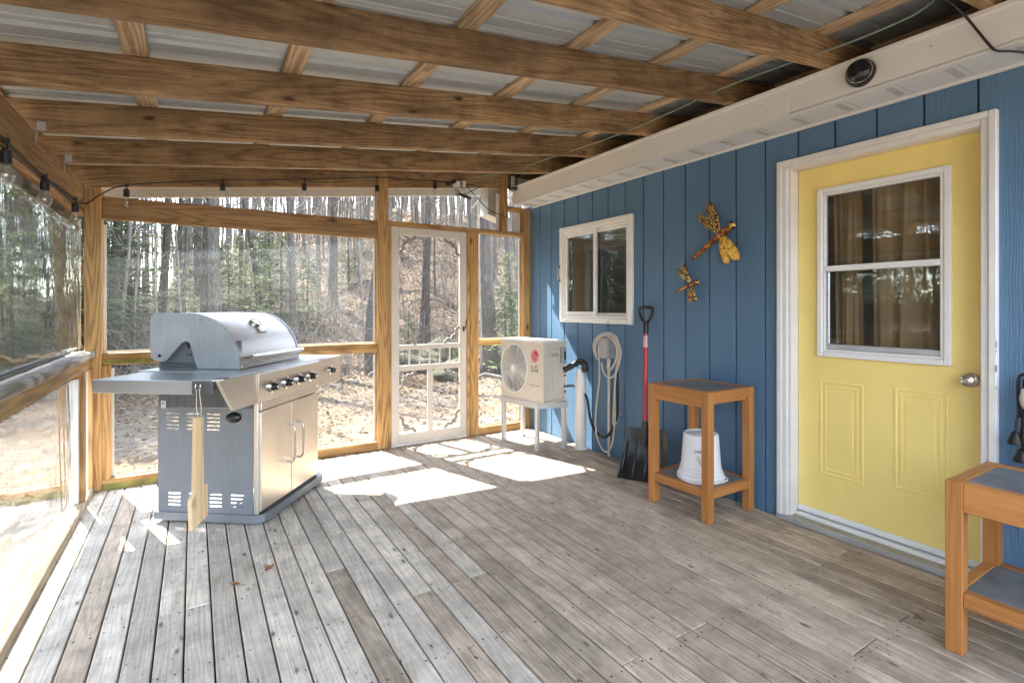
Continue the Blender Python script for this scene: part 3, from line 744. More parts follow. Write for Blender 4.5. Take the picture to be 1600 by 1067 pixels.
for k in range(5):
    x = X0+sw+(X1-X0-2*sw)*(k+1)/6
    mb = MB(); mb.lathe([(.008, .734), (.009, .75), (.0055, .756), (.0085, .785), (.0055, .805), (.0085, .83), (.0055, .858), (.009, .865), (.008, .880)], (x, Y0+.026, 0), None, 10); mb.build('spindle', 'doorpaint', sd)
def bracket(cx, cz, sx, sz, L=.145):
    # scrolled quarter bracket joining the stile and the rail
    P = []
    for k in range(17):
        t = k/16; a = t*math.pi/2
        rr = L*(1-.10*math.cos(4*math.pi*t)*0) 
        px = L-L*math.sin(a)*.93+.010*math.sin(t*math.pi*3)**2; pz = L-L*math.cos(a)*.93+.010*math.sin(t*math.pi*3)**2
        P.append((px, pz))
    inner = [(p[0]+.026*(1 if 0 else math.sin((k/16)*math.pi/2)), p[1]+.026*math.cos((k/16)*math.pi/2)) for k, p in enumerate(P)]
    poly = [(L*1.0, 0)]+P+[(0, L)]
    band = P+list(reversed(inner))
    mb = MB(); tr = lambda q: (cx+sx*q[0], cz+sz*q[1])
    for k in range(16):
        q = [P[k], P[k+1], inner[k+1], inner[k]]
        mb.prism([tr(p) for p in q], (0, Y0+.018, 0), (1, 0, 0), (0, 0, 1), (0, .016, 0))
    for (tx, tz) in ((P[0][0]+.004, .012), (.012, P[-1][1]+.004), (.052, .052)):
        mb.lathe([(.013, 0), (.013, .016)], (cx+sx*tx, Y0+.034, cz+sz*tz), Matrix.Rotation(R(90), 3, 'X'), 10)
    mb.build('fretwork_bracket', 'fret', sd)
xa, xb = X0+sw, X1-sw
for (z0, z1) in ((.112, .682), (.922, 1.934)):
    for sx, cx in ((1, xa), (-1, xb)):
        for sz, cz in ((1, z0), (-1, z1)): bracket(cx, cz, sx, sz, .15)
mb = MB(); mb.tube([(X1-.035, Y0+.010, 1.06), (X1-.035, Y0-.028, 1.065), (X1-.030, Y0-.030, 1.09), (X1-.018, Y0-.018, 1.15)], .005, 8); mb.box((X1-.035, Y0+.010, 1.06), (.018, .008, .05)); mb.build('handle', 'darkmetal', sd)
part('door_sill', 'white', bw, (1.517, 2.281, Y0+.002, Y1, .001, .014), bev=.003)

# ------------------------------------------------------------------ side screened wall
sidew = thing('side_screen_wall', 'weathered rail and rough beam side wall with wavy clear vinyl', 'porch wall', (XL, 2.5, 0))
part('beam', 'beamwood', sidew, (-.716, -.630, -2.6, YB+.06, 1.893, 2.092), bev=.005)
part('batten', 'hem', sidew, (-.735, -.700, -2.6, YB, 1.812, 1.890), bev=.003)
part('cap_rail', 'greyrail', sidew, (-.722, -.575, -2.6, YB-.003, .932, .970), bev=.005)
part('rail', 'frame', sidew, (-.640, -.598, -2.6, YB-.004, .852, .930), bev=.003)
part('rail', 'frame', sidew, (-.680, -.641, -2.6, YB-.004, .830, .929), bev=.003)
part('bottom_plate', 'plate', sidew, (-.645, -.583, -2.6, YB-.004, .001, .045), bev=.004)
part('stud', 'frame', sidew, (-.628, -.584, 4.17, 4.208, .046, .850), bev=.003)
part('stud', 'frame', sidew, (-.632, -.584, 4.45, 4.490, .046, .850), bev=.003)
part('batten', 'hem', sidew, (-.634, -.612, 4.125, 4.166, .05, .82), bev=.002)
part('batten', 'hem', sidew, (-.600, -.588, 4.30, 4.312, .05, .85), bev=.002)
for yy in (1.55, -1.2): part('post', 'frame', sidew, (-.715, -.632, yy, yy+.09, .971, 1.892), bev=.005); part('stud', 'frame', sidew, (-.672, -.584, yy, yy+.04, .046, .818), bev=.003)
mb = MB(); mb.tube([(-.690, -2.6, .988), (-.690, 4.42, .988)], .015, 12); mb.build('roller_bar', 'outlet', sidew)
def side_sheet(name, x, y0, y1, z0, z1, mat, amp):
    mb = MB(); ny, nz = 90, 24; vs = []; fs = []
    for i in range(ny+1):
        for k in range(nz+1):
            y = y0+(y1-y0)*i/ny; z = z0+(z1-z0)*k/nz; e = math.sin(math.pi*i/ny)**.4*math.sin(math.pi*k/nz)**.5
            gather = max(0, 1-(y1-y)/.5)
            vs.append((x+amp*e*(math.sin(y*5.1+z*1.3)+.5*math.sin(y*13+z*3.1)+.4*math.sin(z*9+y*2))+gather*.012*math.sin(y*60+z*8)*e, y, z))
    for i in range(ny):
        for k in range(nz): a = i*(nz+1)+k; fs.append((a, a+nz+1, a+nz+2, a+1))
    mb.add(vs, fs, smooth=True); return mb.build(name, mat, sidew)
side_sheet('vinyl_panel', -.652, 1.60, YB+.012, .99, 1.86, 'vinylblur', .006)
side_sheet('vinyl_panel', -.636, 1.55, 4.17, .046, .82, 'vinyllow', .0015)
side_sheet('vinyl_panel', -.700, -2.6, 1.55, .99, 1.86, 'vinyl', .003)
side_sheet('vinyl_panel', -.636, -2.6, 1.55, .046, .82, 'vinyllow', .0015)
# ------------------------------------------------------------------ barbecue grill (local frame: w right along the front, d toward the front, z up)
ga = R(52.5); GO = Vector((.324, 3.286, 0))
GT = Matrix.Translation(GO) @ Matrix(((math.cos(ga), -math.sin(ga), 0, 0), (math.sin(ga), math.cos(ga), 0, 0), (0, 0, 1, 0), (0, 0, 0, 1)))
gr = thing('barbecue_grill', 'stainless steel gas barbecue with closed hood and fold-out side shelf', 'barbecue', tuple(GT @ Vector((.36, .32, 0))))
def G(): return MB(GT)
GW, GD = .715, .635
mb = G()                                    # base tray with rounded front corners
pl = [(-.012, .65), (-.012, .035), (-.004, .006), (.022, -.018), (.06, -.022), (GW+.01, -.022), (GW+.045, -.012), (GW+.06, .02), (GW+.06, .65)]
mb.prism(pl, (0, 0, .022), (1, 0, 0), (0, 1, 0), (0, 0, .046)); mb.build('base_tray', 'panel', gr)
for (cw, cd) in ((.06, .05), (GW, .05), (.06, .58), (GW, .58)):
    mb = G(); mb.lathe([(.021, -.010), (.022, -.006), (.022, .006), (.021, .010)], (cw, cd, .022), Matrix.Rotation(R(90), 3, 'X'), 16); mb.box((cw, cd, .026), (.02, .028, .03)); mb.build('caster', 'blackplastic', gr)
def slot_plate(mb, y0, y1, z0, z1, slots, x=0.0, t=.004):
    ys = sorted({y0, y1} | {q for s_ in slots for q in s_[:2]}); zs = sorted({z0, z1} | {q for s_ in slots for q in s_[2:]})
    for a, b in zip(ys[:-1], ys[1:]):
        run = None
        for c, d in zip(zs[:-1], zs[1:]):
            hole = any(s_[0] <= (a+b)/2 <= s_[1] and s_[2] <= (c+d)/2 <= s_[3] for s_ in slots)
            if not hole: run = [c, d] if run is None else [run[0], d]
            if hole and run: mb.b2(x, x+t, a, b, *run, bev=.0002); run = None
        if run: mb.b2(x, x+t, a, b, *run, bev=.0002)
slots = []
for (a, b) in ((.505, .585), (.375, .46), (.247, .328)):
    for k in range(5): z = .650-.0225*k; slots.append((a, b, z-.010, z))
for (a, b) in ((.495, .570), (.365, .44), (.235, .312), (.10, .18)):
    for k in range(4): z = .182-.0225*k; slots.append((a, b, z-.010, z))
mb = G(); slot_plate(mb, .042, .636, .068, .682, slots); mb.build('side_panel', 'panel', gr)
mb = G(); slot_plate(mb, .042, .636, .068, .682, slots, GW-.004); mb.build('side_panel', 'panel', gr)
mb = G(); mb.b2(.001, GW-.001, .046, .632, .6835, .80, bev=.002); mb.build('firebox', 'darkband', gr)
mb = G(); mb.b2(-.003, .0, .585, .615, .675, .72, bev=.001); mb.b2(-.006, -.003, .598, .604, .70, .712, bev=.001, mat=1); mb.build('hanger_tab', ['galv', 'blackplastic'], gr)
mb = G(); mb.lathe([(0, -.030), (.030, -.026), (.044, -.014), (.047, 0)], (0, .155, .630), Matrix.Rotation(R(90), 3, 'Y'), 28, sx=.72); 
mb.lathe([(.049, -.003), (.051, 0)], (0, .155, .630), Matrix.Rotation(R(90), 3, 'Y'), 28, mat=1, sx=.74); mb.build('hose_grommet', ['blackshine', 'chrome'], gr)
mb = G(); mb.b2(.0, .022, .012, .04, .068, .735, bev=.004); mb.b2(GW-.022, GW, .012, .04, .068, .735, bev=.004); mb.b2(.024, GW-.024, .030, .042, .07, .66); mb.build('corner_post', 'steel', gr)
mb = G(); mb.b2(0, GW, .637, .642, .650, .684); mb.build('back_brace', 'panel', gr)
mb = G(); mb.b2(.022, GW-.022, .004, .03, .666, .735, bev=.003); mb.build('front_rail', 'steel', gr)
for (a, b, hx) in ((.012, .345, .295), (.349, GW-.008, .400)):
    mb = G(); mb.b2(a, b, .0, .022, .082, .662, bev=.004); d = mb.build('cabinet_door', 'steel', gr)
    mb = G(); P = [(hx, .004, .522), (hx, -.018, .523), (hx, -.038, .517), (hx, -.050, .500), (hx, -.053, .478), (hx, -.053, .335), (hx, -.050, .313), (hx, -.038, .296), (hx, -.018, .290), (hx, .004, .291)]
    mb.tube(smooth_path(P, 3), .0072, 10)
    mb.build('handle', 'chrome', d)
# control panel and shelf
mb = G(); mb.prism([(-.060, .738), (-.072, .895), (-.062, .905), (.02, .905), (.02, .738)], (-.118, 0, 0), (0, 1, 0), (0, 0, 1), (.705, 0, 0)); cp = mb.build('control_panel', 'steel', gr)
mb = G(); mb.prism([(-.121, .738), (-.32, .738), (-.43, .895), (-.43, .905), (-.121, .905)], (0, -.058, 0), (1, 0, 0), (0, 0, 1), (0, .02, 0)); mb.build('shelf_front', 'steel', gr)
mb = G(); mb.b2(.590, .955, -.058, -.036, .715, .905, bev=.004); mb.build('shelf_front', 'steel', gr)
def knob(root, wv, z=.812, y=-.066, r=.026):
    mb = G(); RX2 = Matrix.Rotation(R(90), 3, 'X')
    mb.lathe([(r+.008, 0), (r+.008, .010), (r+.002, .016)], (wv, y, z), RX2, 24, mat=1)
    mb.lathe([(r-.002, .012), (r-.002, .020), (r-.007, .024), (r-.007, .045), (r-.009, .049), (0, .049)], (wv, y, z), RX2, 24)
    mb.lathe([(r-.011, .0492), (r-.012, .0505), (0, .0505)], (wv, y, z), RX2, 20, mat=1)
    mb.build('knob', ['blackplastic', 'chrome'], root)
for q in (.003, .160, .310, .460): knob(cp, q)
knob(gr, .775, .812, -.0585, .022)
mb = G(); mb.b2(-.417, -.012, .085, .619, .880, .903, bev=.006); mb.b2(-.43, -.418, .085, .632, .835, .903, bev=.003); mb.b2(-.43, -.012, .620, .633, .85, .902, bev=.003); mb.build('side_shelf', 'shelf', gr)
mb = G(); mb.prism([(-.435, .085), (-.435, -.02), (-.405, -.060), (-.121, -.060), (-.121, .085)], (0, 0, .9035), (1, 0, 0), (0, 1, 0), (0, 0, .007)); mb.b2(-.437, -.43, -.025, .085, .84, .905, bev=.002, mat=1)
mb.prism([(-.436, -.02), (-.41, -.062), (-.36, -.062), (-.36, -.02)], (0, 0, .91), (1, 0, 0), (0, 1, 0), (0, 0, .005), mat=1)
mb.build('shelf_bracket', ['shelf', 'darkband'], gr)
mb = G(); mb.b2(.70, .955, -.034, .60, .882, .904, bev=.006); mb.b2(.94, .957, -.05, .60, .84, .906, bev=.003); mb.build('side_shelf', 'panel', gr)
mb = G(); mb.b2(-.118, .7, -.055, .66, .902, .9085, bev=.003); mb.build('top_deck', 'shelf', gr)
for dq in (.03, .055):
    mb = G(); mb.tube([(-.437, dq, .89), (-.449, dq, .888), (-.452, dq, .872), (-.446, dq, .862)], .003, 6); mb.build('hook', 'chrome', gr)
# hood: end plates with the lift notch, curved lid skin
HW0, HW1 = -.012, .665
arc = []
for k in range(15):
    a = math.pi/2*k/14; arc.append((.115+.315-.315*math.sin(a)*1.0 if False else .43-.312*math.sin(a), .930+.305*math.cos(a)))
outer = [(.60, 1.238), (.645, 1.236), (.668, 1.222), (.676, 1.19), (.676, 1.0), (.668, .972), (.645, .955), (.60, .950), (.572, .958), (.475, 1.062), (.462, 1.068), (.435, 1.068), (.425, 1.060), (.385, .930), (.375, .912)]
end = [(.118, .912)]+list(reversed(arc))+outer
for wv in (HW0, HW1-.022):
    mb = G(); mb.prism(end, (wv, 0, 0), (0, 1, 0), (0, 0, 1), (.022, 0, 0))
    if wv < 0: mb.lathe([(.010, -.003), (.010, .002), (0, .002)], (wv-.0005, .615, .985), Matrix.Rotation(R(-90), 3, 'Y'), 12, mat=1)
    mb.build('hood_end', ['aluhood', 'blackplastic'], gr)
sk = [(.122, .915)]+[(q[0]+.003, q[1]-.003) for q in reversed(arc)]+[(.60, 1.235), (.645, 1.232), (.665, 1.218), (.672, 1.19), (.672, 1.0)]
skin = sk+[(p[0]+(.006 if p[0] < .5 else -.004), p[1]-.007) for p in reversed(sk)]
mb = G(); mb.prism(skin, (HW0+.022, 0, 0), (0, 1, 0), (0, 0, 1), (HW1-HW0-.044, 0, 0), smooth=True); mb.b2(HW0+.022, HW1-.022, .112, .119, .912, .935, bev=.002)
mb.build('hood_lid', 'steelhood', gr)
mb = G(); mb.b2(HW0+.03, HW1-.03, .20, .64, .906, .94, mat=0); mb.b2(HW0+.03, HW1-.03, .60, .64, .94, 1.1); mb.build('firebox', 'darkband', gr)
mb = G(); mb.b2(HW0+.040, HW0+.045, .13, .652, .909, 1.075); mb.b2(HW0+.030, HW0+.039, .448, .466, 1.03, 1.055, mat=1); mb.b2(HW0+.034, HW0+.0395, .44, .452, .985, .993, mat=1); mb.b2(HW0+.034, HW0+.0395, .465, .477, .985, .993, mat=1); mb.build('inner_side', ['panel', 'blackplastic'], gr)
mb = G(); mb.tube([(.03, .068, .978), (HW1-.05, .068, .978)], .013, 14); mb.build('hood_handle', 'chrome', gr)
for wv in (.05, HW1-.07):
    mb = G(); mb.tube([(wv, .068, .978), (wv, .122, .972)], .008, 8); mb.build('handle_mount', 'chrome', gr)
nn = Vector((0, -math.sin(R(52)), math.cos(R(52)))); a = R(38)
pc = Vector((.33, .43-.312*math.sin(a), .930+.305*math.cos(a)))
Rm = Vector((0, -math.sin(a), math.cos(a))).to_track_quat('Z', 'Y').to_matrix()
mb = G(); mb.lathe([(.036, -.004), (.036, .008), (.031, .012), (.029, .008), (0, .008)], pc, Rm, 28); mb.build('thermometer', 'chrome', gr)
a2 = R(50); pc2 = Vector((.33, .43-.312*math.sin(a2), .930+.305*math.cos(a2))); Rm2 = Vector((0, -math.sin(a2), math.cos(a2))).to_track_quat('Z', 'Y').to_matrix()
mb = G(); mb.box(pc2, (.075, .040, .012), Rm2, bev=.003); mb.build('name_plate', 'steel', gr)

# wooden grill scraper hanging from the shelf hook
so_ = GT @ Vector((-.462, .032, 0))
sc = thing('grill_scraper', 'pale wooden grill scraper hanging from the barbecue shelf by a twine loop', 'grill scraper', (so_.x, so_.y, .2))
sa = math.atan2(-so_.x*0+.80, .60); SB = Matrix.Translation((so_.x, so_.y, 0)) @ Matrix.Rotation(R(44), 4, 'Z')
mb = MB(SB); mb.prism([(-.020, .735), (.018, .732), (.022, .40), (.046, .395), (.046, .305), (.045, .235), (-.044, .195), (-.048, .335), (-.040, .352), (-.028, .362)], (0, -.0125, 0), (1, 0, 0), (0, 0, 1), (0, .025, 0), vert=True)
ob = mb.build('paddle', 'scraper', sc)
mb = MB(SB); mb.tube([(-.006, -.012, .70), (-.016, -.006, .78), (-.010, 0, .866), (.006, 0, .868), (.014, -.004, .78), (.004, -.012, .70)], .0018, 6); mb.build('twine_loop', 'string', sc)

# ------------------------------------------------------------------ heat pump on its stand
ha = math.atan2(-.634, .093); HO = Vector((2.482, 4.35, 0))
HT = Matrix.Translation(HO) @ Matrix(((math.cos(ha), -math.sin(ha), 0, 0), (math.sin(ha), math.cos(ha), 0, 0), (0, 0, 1, 0), (0, 0, 0, 1)))
def Hm(): return MB(HT)
st = thing('metal_stand', 'grey steel frame stand carrying the heat pump unit', 'stand', tuple(HT @ Vector((.42, .13, 0))), None)
for (a, b) in ((.150, .004), (.618, .004), (.150, .245), (.712, .245)):
    mb = Hm(); mb.b2(a-.017, a+.017, b-.006, b+.030, .0, .372, bev=.003); mb.b2(a-.022, a+.022, b-.010, b+.034, .0005, .007, bev=.002); mb.build('leg', 'galv', st)
mb = Hm(); mb.b2(.125, .645, -.012, .024, .3725, .424, bev=.003); mb.b2(.125, .74, .245, .281, .3725, .424, bev=.003); mb.b2(.126, .162, .024, .245, .374, .422, bev=.003)
mb.prism([(.610, -.010), (.646, -.012), (.742, .24), (.706, .246)], (0, 0, .374), (1, 0, 0), (0, 1, 0), (0, 0, .048)); mb.build('frame', 'galv', st)
hp = thing('heat_pump', 'beige outdoor heat pump unit with round fan grille and red round emblem', 'heat pump', tuple(HT @ Vector((.42, .13, .43))))
U0, U1, UD = .135, .722, .285
mb = Hm(); fc = (.322, .707); fr = .222
# front plate with a round opening, built as a ring of quads
n = 48; vs = []; fs = []
for k in range(n):
    t = 2*math.pi*k/n; c, s_ = math.cos(t), math.sin(t)
    m_ = min((U1-.004-fc[0])/c if c > 1e-6 else ((U0+.004-fc[0])/c if c < -1e-6 else 9), (.958-fc[1])/s_ if s_ > 1e-6 else ((.446-fc[1])/s_ if s_ < -1e-6 else 9))
    vs += [(fc[0]+fr*c*.83, -.004, fc[1]+fr*s_), (fc[0]+m_*c, -.004, fc[1]+m_*s_), (fc[0]+fr*c*.80, .03, fc[1]+fr*s_*.97)]
for k in range(n):
    a, b = 3*k, 3*((k+1) % n); fs += [(a, a+1, b+1, b), (a, b, b+2, a+2)]
for (cx_, cz_) in ((U0+.004, .446), (U1-.004, .446), (U1-.004, .958), (U0+.004, .958)):
    i = min(range(n), key=lambda q: (vs[3*q+1][0]-cx_)**2+(vs[3*q+1][2]-cz_)**2)
    best = sorted(range(n), key=lambda q: (vs[3*q+1][0]-cx_)**2+(vs[3*q+1][2]-cz_)**2)[:2]
    vs.append((cx_, -.004, cz_)); fs.append((3*best[0]+1, 3*best[1]+1, len(vs)-1))
mb.add(vs, fs); mb.recalc = True
mb.b2(U0, U0+.004, -.004, UD, .446, .957, bev=.001); mb.b2(U1-.022, U1-.004, .0, .045, .446, .957, bev=.002)
mb.b2(U1-.06, U1-.016, .046, UD, .446, .957, bev=.002)
mb.b2(U1-.016, U1-.002, .047, UD, .905, .957, bev=.003); mb.b2(U1-.016, U1-.002, .265, UD, .446, .904, bev=.003); mb.b2(U1-.016, U1-.003, .0465, .060, .446, .904, bev=.002)
mb.prism([(.112, .447), (.112, .745), (.078, .795), (.078, .888), (.205, .888), (.205, .447)], (U1-.016, 0, 0), (0, 1, 0), (0, 0, 1), (.012, 0, 0))
mb.b2(U1-.0045, U1-.003, .092, .182, .832, .862, mat=1)  # dark strip stands for the shade inside the grip recess
mb.b2(U0+.005, U1-.065, UD-.01, UD, .446, .95)
mb.b2(U0+.004, U1-.062, .02, UD-.012, .438, .446); body = mb.build('casing', ['hpbody', 'hpdark'], hp)
mb = Hm(); mb.b2(U0-.006, U1+.004, -.010, UD+.004, .9585, .972, bev=.005); mb.build('top_cover', 'white', hp)
mb = Hm(); mb.b2(U0-.004, U1+.001, -.008, UD, .428, .4455, bev=.004); mb.build('base_pan', 'hpbody', hp)
mb = Hm(); mb.b2(U0+.02, U0+.42, .12, .13, .46, .95); mb.b2(U1-.066, U1-.061, .01, UD-.02, .46, .95); mb.build('coil_plate', 'hpdark', hp)
mb = Hm(); mb.lathe([(.030, -.008), (.034, .0), (.030, .02)], (fc[0], .028, fc[1]), Matrix.Rotation(R(90), 3, 'X'), 20)
for k in range(3):
    a0 = R(80+120*k); vs = []; fs = []
    for i in range(9):
        rr = .03+.16*i/8; wdt = .55-.10*math.sin(i/8*math.pi)
        for q in (-.5, .5):
            t = a0+q*wdt+.25*i/8; vs.append((fc[0]+rr*math.cos(t)*.85, .050+q*.035, fc[1]+rr*math.sin(t)))
    for i in range(8): fs.append((2*i, 2*i+1, 2*i+3, 2*i+2))
    mb.add(vs, fs, smooth=True)
mb.build('fan', 'hpfan', hp)
mb = Hm()
def ell(r): return [(fc[0]+r*.83*math.cos(2*math.pi*k/40), -.006-.010*(1-(r/fr)**2), fc[1]+r*math.sin(2*math.pi*k/40)) for k in range(41)]
for r_ in [.045+.0145*i for i in range(12)]: mb.tube(ell(r_), .0022, 5, False)
mb.tube(ell(fr), .006, 8, False)
for k in range(16):
    t = 2*math.pi*k/16; mb.tube([(fc[0]+r_*.83*math.cos(t), -.005-.010*(1-(r_/fr)**2), fc[1]+r_*math.sin(t)) for r_ in (.03, .09, .15, .22)], .002, 5, False)
mb.lathe([(.034, 0), (.034, .004), (.026, .007), (0, .007)], (fc[0], -.014, fc[1]), Matrix.Rotation(R(90), 3, 'X'), 24, sx=.86)
mb.build('fan_grille', 'white', hp)
hx = Vector((math.cos(ha), math.sin(ha), 0)); hn = -Vector((-math.sin(ha), math.cos(ha), 0))
hpp = lambda a, b, z: HT @ Vector((a, b, z))
mb = Hm(); mb.lathe([(.056, 0), (.056, .0015), (0, .0015)], (.607, -.0045, .836), Matrix.Rotation(R(90), 3, 'X'), 36, sx=.86)
mb.build('emblem_disc', 'logored', hp)
mb = Hm(); sq = .86
P = [(.607+.044*sq*math.cos(R(t)), -.007, .836+.044*math.sin(R(t))) for t in range(75, 361, 8)]
mb.tube(P, [.0028]*len(P), 5); mb.tube([(.607+.044*sq, -.007, .836), (.615, -.007, .836)], .0028, 5)
mb.tube([(.603, -.007, .856), (.603, -.007, .815), (.622, -.007, .815)], .0028, 5); mb.lathe([(.0055, 0), (.0055, .002), (0, .002)], (.588, -.006, .853), Matrix.Rotation(R(90), 3, 'X'), 12)
mb.build('emblem_line', 'sticker', hp)
text_mesh('LG', .078, hpp(.607, -.0048, .722), hx, (0, 0, 1), 'lettergrey', hp, 'lettering', .0008, 'CENTER', .0008)
text_mesh('Dual inverter', .026, hpp(.607, -.0048, .578), hx, (0, 0, 1), 'letterlight', hp)
mb = Hm(); mb.b2(U1-.002, U1+.006, .205, .275, .765, .915, bev=.004); mb.b2(U1+.006, U1+.008, .245, .268, .80, .875, bev=.002, mat=1); mb.build('disconnect_cover', ['outlet', 'blackplastic'], hp)
for z in (.655, .51):
    mb = Hm(); mb.tube([(U1-.006, .262, z), (U1+.008, .262, z)], .008, 10); mb.build('valve', 'darkmetal', hp)
ctrl = [HT @ Vector((U1-.02, .262, .70)), Vector((2.935, 3.64, .755)), Vector((2.935, 3.572, .785)), Vector((2.94, 3.525, .77)), Vector((2.952, 3.512, .70))]
mb = MB(); mb.tube(smooth_path(ctrl, 6), [.028+.003*math.sin(i*2.1) for i in range(25)], 10); mb.build('insulated_line', 'wire', hp)
mb = MB(); pts = [HT @ Vector((U1-.01, .262, .555))]+[Vector((2.965, y, z)) for y, z in [(3.695, .549), (3.582, .526), (3.509, .454), (3.482, .342), (3.438, .234), (3.352, .171), (3.269, .172), (3.188, .25), (3.133, .381), (3.125, .513), (3.125, .676), (3.135, .84)]]
mb.tube(smooth_path(pts, 5), .0115, 10)
bc = thing('power_cable', 'thick dark cable drooping from the heat pump to the outlet box', 'cable', (2.97, 3.35, .17)); mb.build('sheath', 'wire', bc)
for i in (5, 9):
    p = pts[i]; mb = MB(); mb.box((2.992, p.y, p.z), (.05, .016, .016)); mb.build('cable_clip', 'letterlight', bc)
pp = thing('pipe_cover', 'white plastic pipe riser with cone top against the blue wall', 'pipe', (2.955, 3.58, 0))
mb = MB(); mb.lathe([(.058, .001), (.058, .022), (.051, .025), (.0495, .60), (.0505, .602), (.0505, .63), (.044, .640)], (2.955, 3.585, 0), None, 28); mb.build('tube', 'pvc', pp)
mb = MB(); mb.lathe([(.0495, .635), (.046, .648), (.031, .700), (.028, .722)], (2.955, 3.585, 0), None, 28); mb.build('cone_cap', 'pvc', pp)
ob = thing('outlet_box', 'small grey electrical box on the wall with a thin conduit below', 'electrical box', (XW, 3.275, .83))
mb = MB(); mb.b2(XW-.085, XW+.002, 3.215, 3.345, .835, 1.012, bev=.006); mb.b2(XW-.092, XW-.085, 3.222, 3.338, .842, 1.005, bev=.003); mb.build('box', 'outlet', ob)
mb = MB(); mb.tube([(XW-.018, 3.278, .0), (XW-.018, 3.278, .836)], .0125, 12); mb.lathe([(.019, .80), (.019, .834)], (XW-.018, 3.278, 0), None, 12); mb.build('conduit', 'hpbody', ob)
ec = thing('extension_cord', 'ivory extension cord looped over the grey electrical box', 'extension cord', (2.96, 3.23, .1))
def loop(pts, x, amp): return [Vector((x+amp*math.sin(i*1.3), y, z)) for i, (y, z) in enumerate(pts)]
L1 = [(3.324, .934), (3.322, .821), (3.318, .651), (3.338, .478), (3.356, .304), (3.344, .159), (3.291, .075), (3.226, .060), (3.160, .118), (3.133, .237), (3.123, .402), (3.131, .553), (3.115, .708), (3.080, .842), (3.072, .928), (3.108, 1.024), (3.194, 1.055), (3.291, 1.037), (3.372, .976), (3.386, .906), (3.356, .835), (3.318, .82)]
L2 = [(3.271, .803), (3.263, .737), (3.215, .692), (3.144, .694), (3.090, .744), (3.059, .833), (3.052, .919), (3.098, 1.010), (3.180, 1.040), (3.28, 1.022), (3.35, .96), (3.362, .90), (3.335, .86)]
L3 = [(3.335, 1.0), (3.27, 1.045), (3.17, 1.030), (3.10, .96), (3.09, .86), (3.125, .74), (3.142, .60), (3.150, .45), (3.148, .33), (3.135, .30), (3.118, .33)]
L4 = [(3.20, 1.035), (3.12, .99), (3.085, .92), (3.10, .82), (3.16, .75), (3.20, .77), (3.19, .84)]
for L, x in ((L1, 2.935), (L2, 2.925), (L3, 2.945), (L4, 2.918)):
    mb = MB(); mb.tube(smooth_path(loop(L, x, .006), 5), .0072, 8); mb.build('cord_loop', 'cord', ec)

# ------------------------------------------------------------------ snow shovel
sv = thing('snow_shovel', 'black snow shovel with red shaft and D grip leaning on the wall', 'shovel', (2.76, 2.66, 0))
A = Vector((2.765, 2.665, 0)); Bm = Vector((2.89, 2.715, .365)); Tp = Vector((2.962, 2.812, 1.115)); D0 = (Tp-Vector((2.872, 2.735, .30))).normalized()
mb = MB(); mb.tube([Vector((2.865, 2.728, .245)), Tp], .0165, 14); mb.build('shaft', 'red', sv)
mb = MB(); m0 = Tp.lerp(Vector((2.865, 2.728, .245)), .075); m1 = Tp.lerp(Vector((2.865, 2.728, .245)), .175)
ax_ = (m1-m0).normalized(); nrm = Vector((-1, -.7, 0)); nrm = (nrm-ax_*nrm.dot(ax_)).normalized(); sd_ = ax_.cross(nrm)
vs = []; fs = []
for i in range(5):
    p = m0.lerp(m1, i/4)
    for k in range(7): t = R(-62+124*k/6); vs.append(p+(nrm*math.cos(t)+sd_*math.sin(t))*.0171)
for i in range(4):
    for k in range(6): a = i*7+k; fs.append((a, a+1, a+8, a+7))
mb.add(vs, fs, smooth=True); mb.build('label_sticker', 'sticker', sv)
text_mesh('GARANT', .024, m0.lerp(m1, .5)+nrm*.0176, -ax_, sd_*1.0 if True else sd_, 'logored', sv)
mb = MB(); mb.lathe([(.020, -.05), (.022, 0), (.021, .035), (.017, .05)], Tp, D0.to_track_quat('Z', 'Y').to_matrix(), 16)
gy_ = Vector((.1, -1, 0)).normalized(); P = []
for t, hh in ((0, .03), (.38, .045), (.72, .075), (.98, .115), (.97, .14), (.86, .150)):
    P.append((t*.062, hh))
for sg in (-1, 1): mb.tube(smooth_path([Tp+D0*h_+gy_*(sg*t_) for t_, h_ in P], 4), .0115, 8)
mb.tube([Tp+D0*.150-gy_*.058, Tp+D0*.155, Tp+D0*.150+gy_*.058], [.0125, .0145, .0125], 10)
mb.build('grip', 'blackplastic', sv)
# blade: curved ribbed scoop
mb = MB(); bl = Vector((2.675, 2.815, .004)); br = Vector((2.850, 2.515, .004)); tl = Vector((2.852, 2.900, .345)); tr = Vector((2.940, 2.575, .375))
nu, nv = 36, 12; vs = []; fs = []
wn = Vector((-.72, -.42, .35)).normalized()
for j in range(nv+1):
    v = j/nv
    for i in range(nu+1):
        u = i/nu; l = bl.lerp(tl, v); r_ = br.lerp(tr, v); p = l.lerp(r_, u)
        p = p-wn*(.055*math.sin(math.pi*min(1, v*1.05))*.9)+wn*(.030*(2*u-1)**4)
        if v > .85: p = p+Vector((0, 0, -.02))*((2*u-1)**6)*((v-.85)/.15)
        rib = .012*max(0, math.sin(u*math.pi*8))**4*(1 if .12 < v < .8 else 0)
        vs.append(p+wn*rib)
for j in range(nv):
    for i in range(nu): a = j*(nu+1)+i; fs.append((a, a+1, a+nu+2, a+nu+1))
nb = len(vs); vs += [p-wn*.005 for p in vs]; fs += [tuple(reversed([q+nb for q in f])) for f in fs]
edge = [i for i in range(nu+1)]+[(j+1)*(nu+1)-1 for j in range(1, nv+1)]+[nv*(nu+1)+i for i in range(nu-1, -1, -1)]+[j*(nu+1) for j in range(nv-1, 0, -1)]
for a, b in zip(edge, edge[1:]+edge[:1]): fs.append((a, b, b+nb, a+nb))
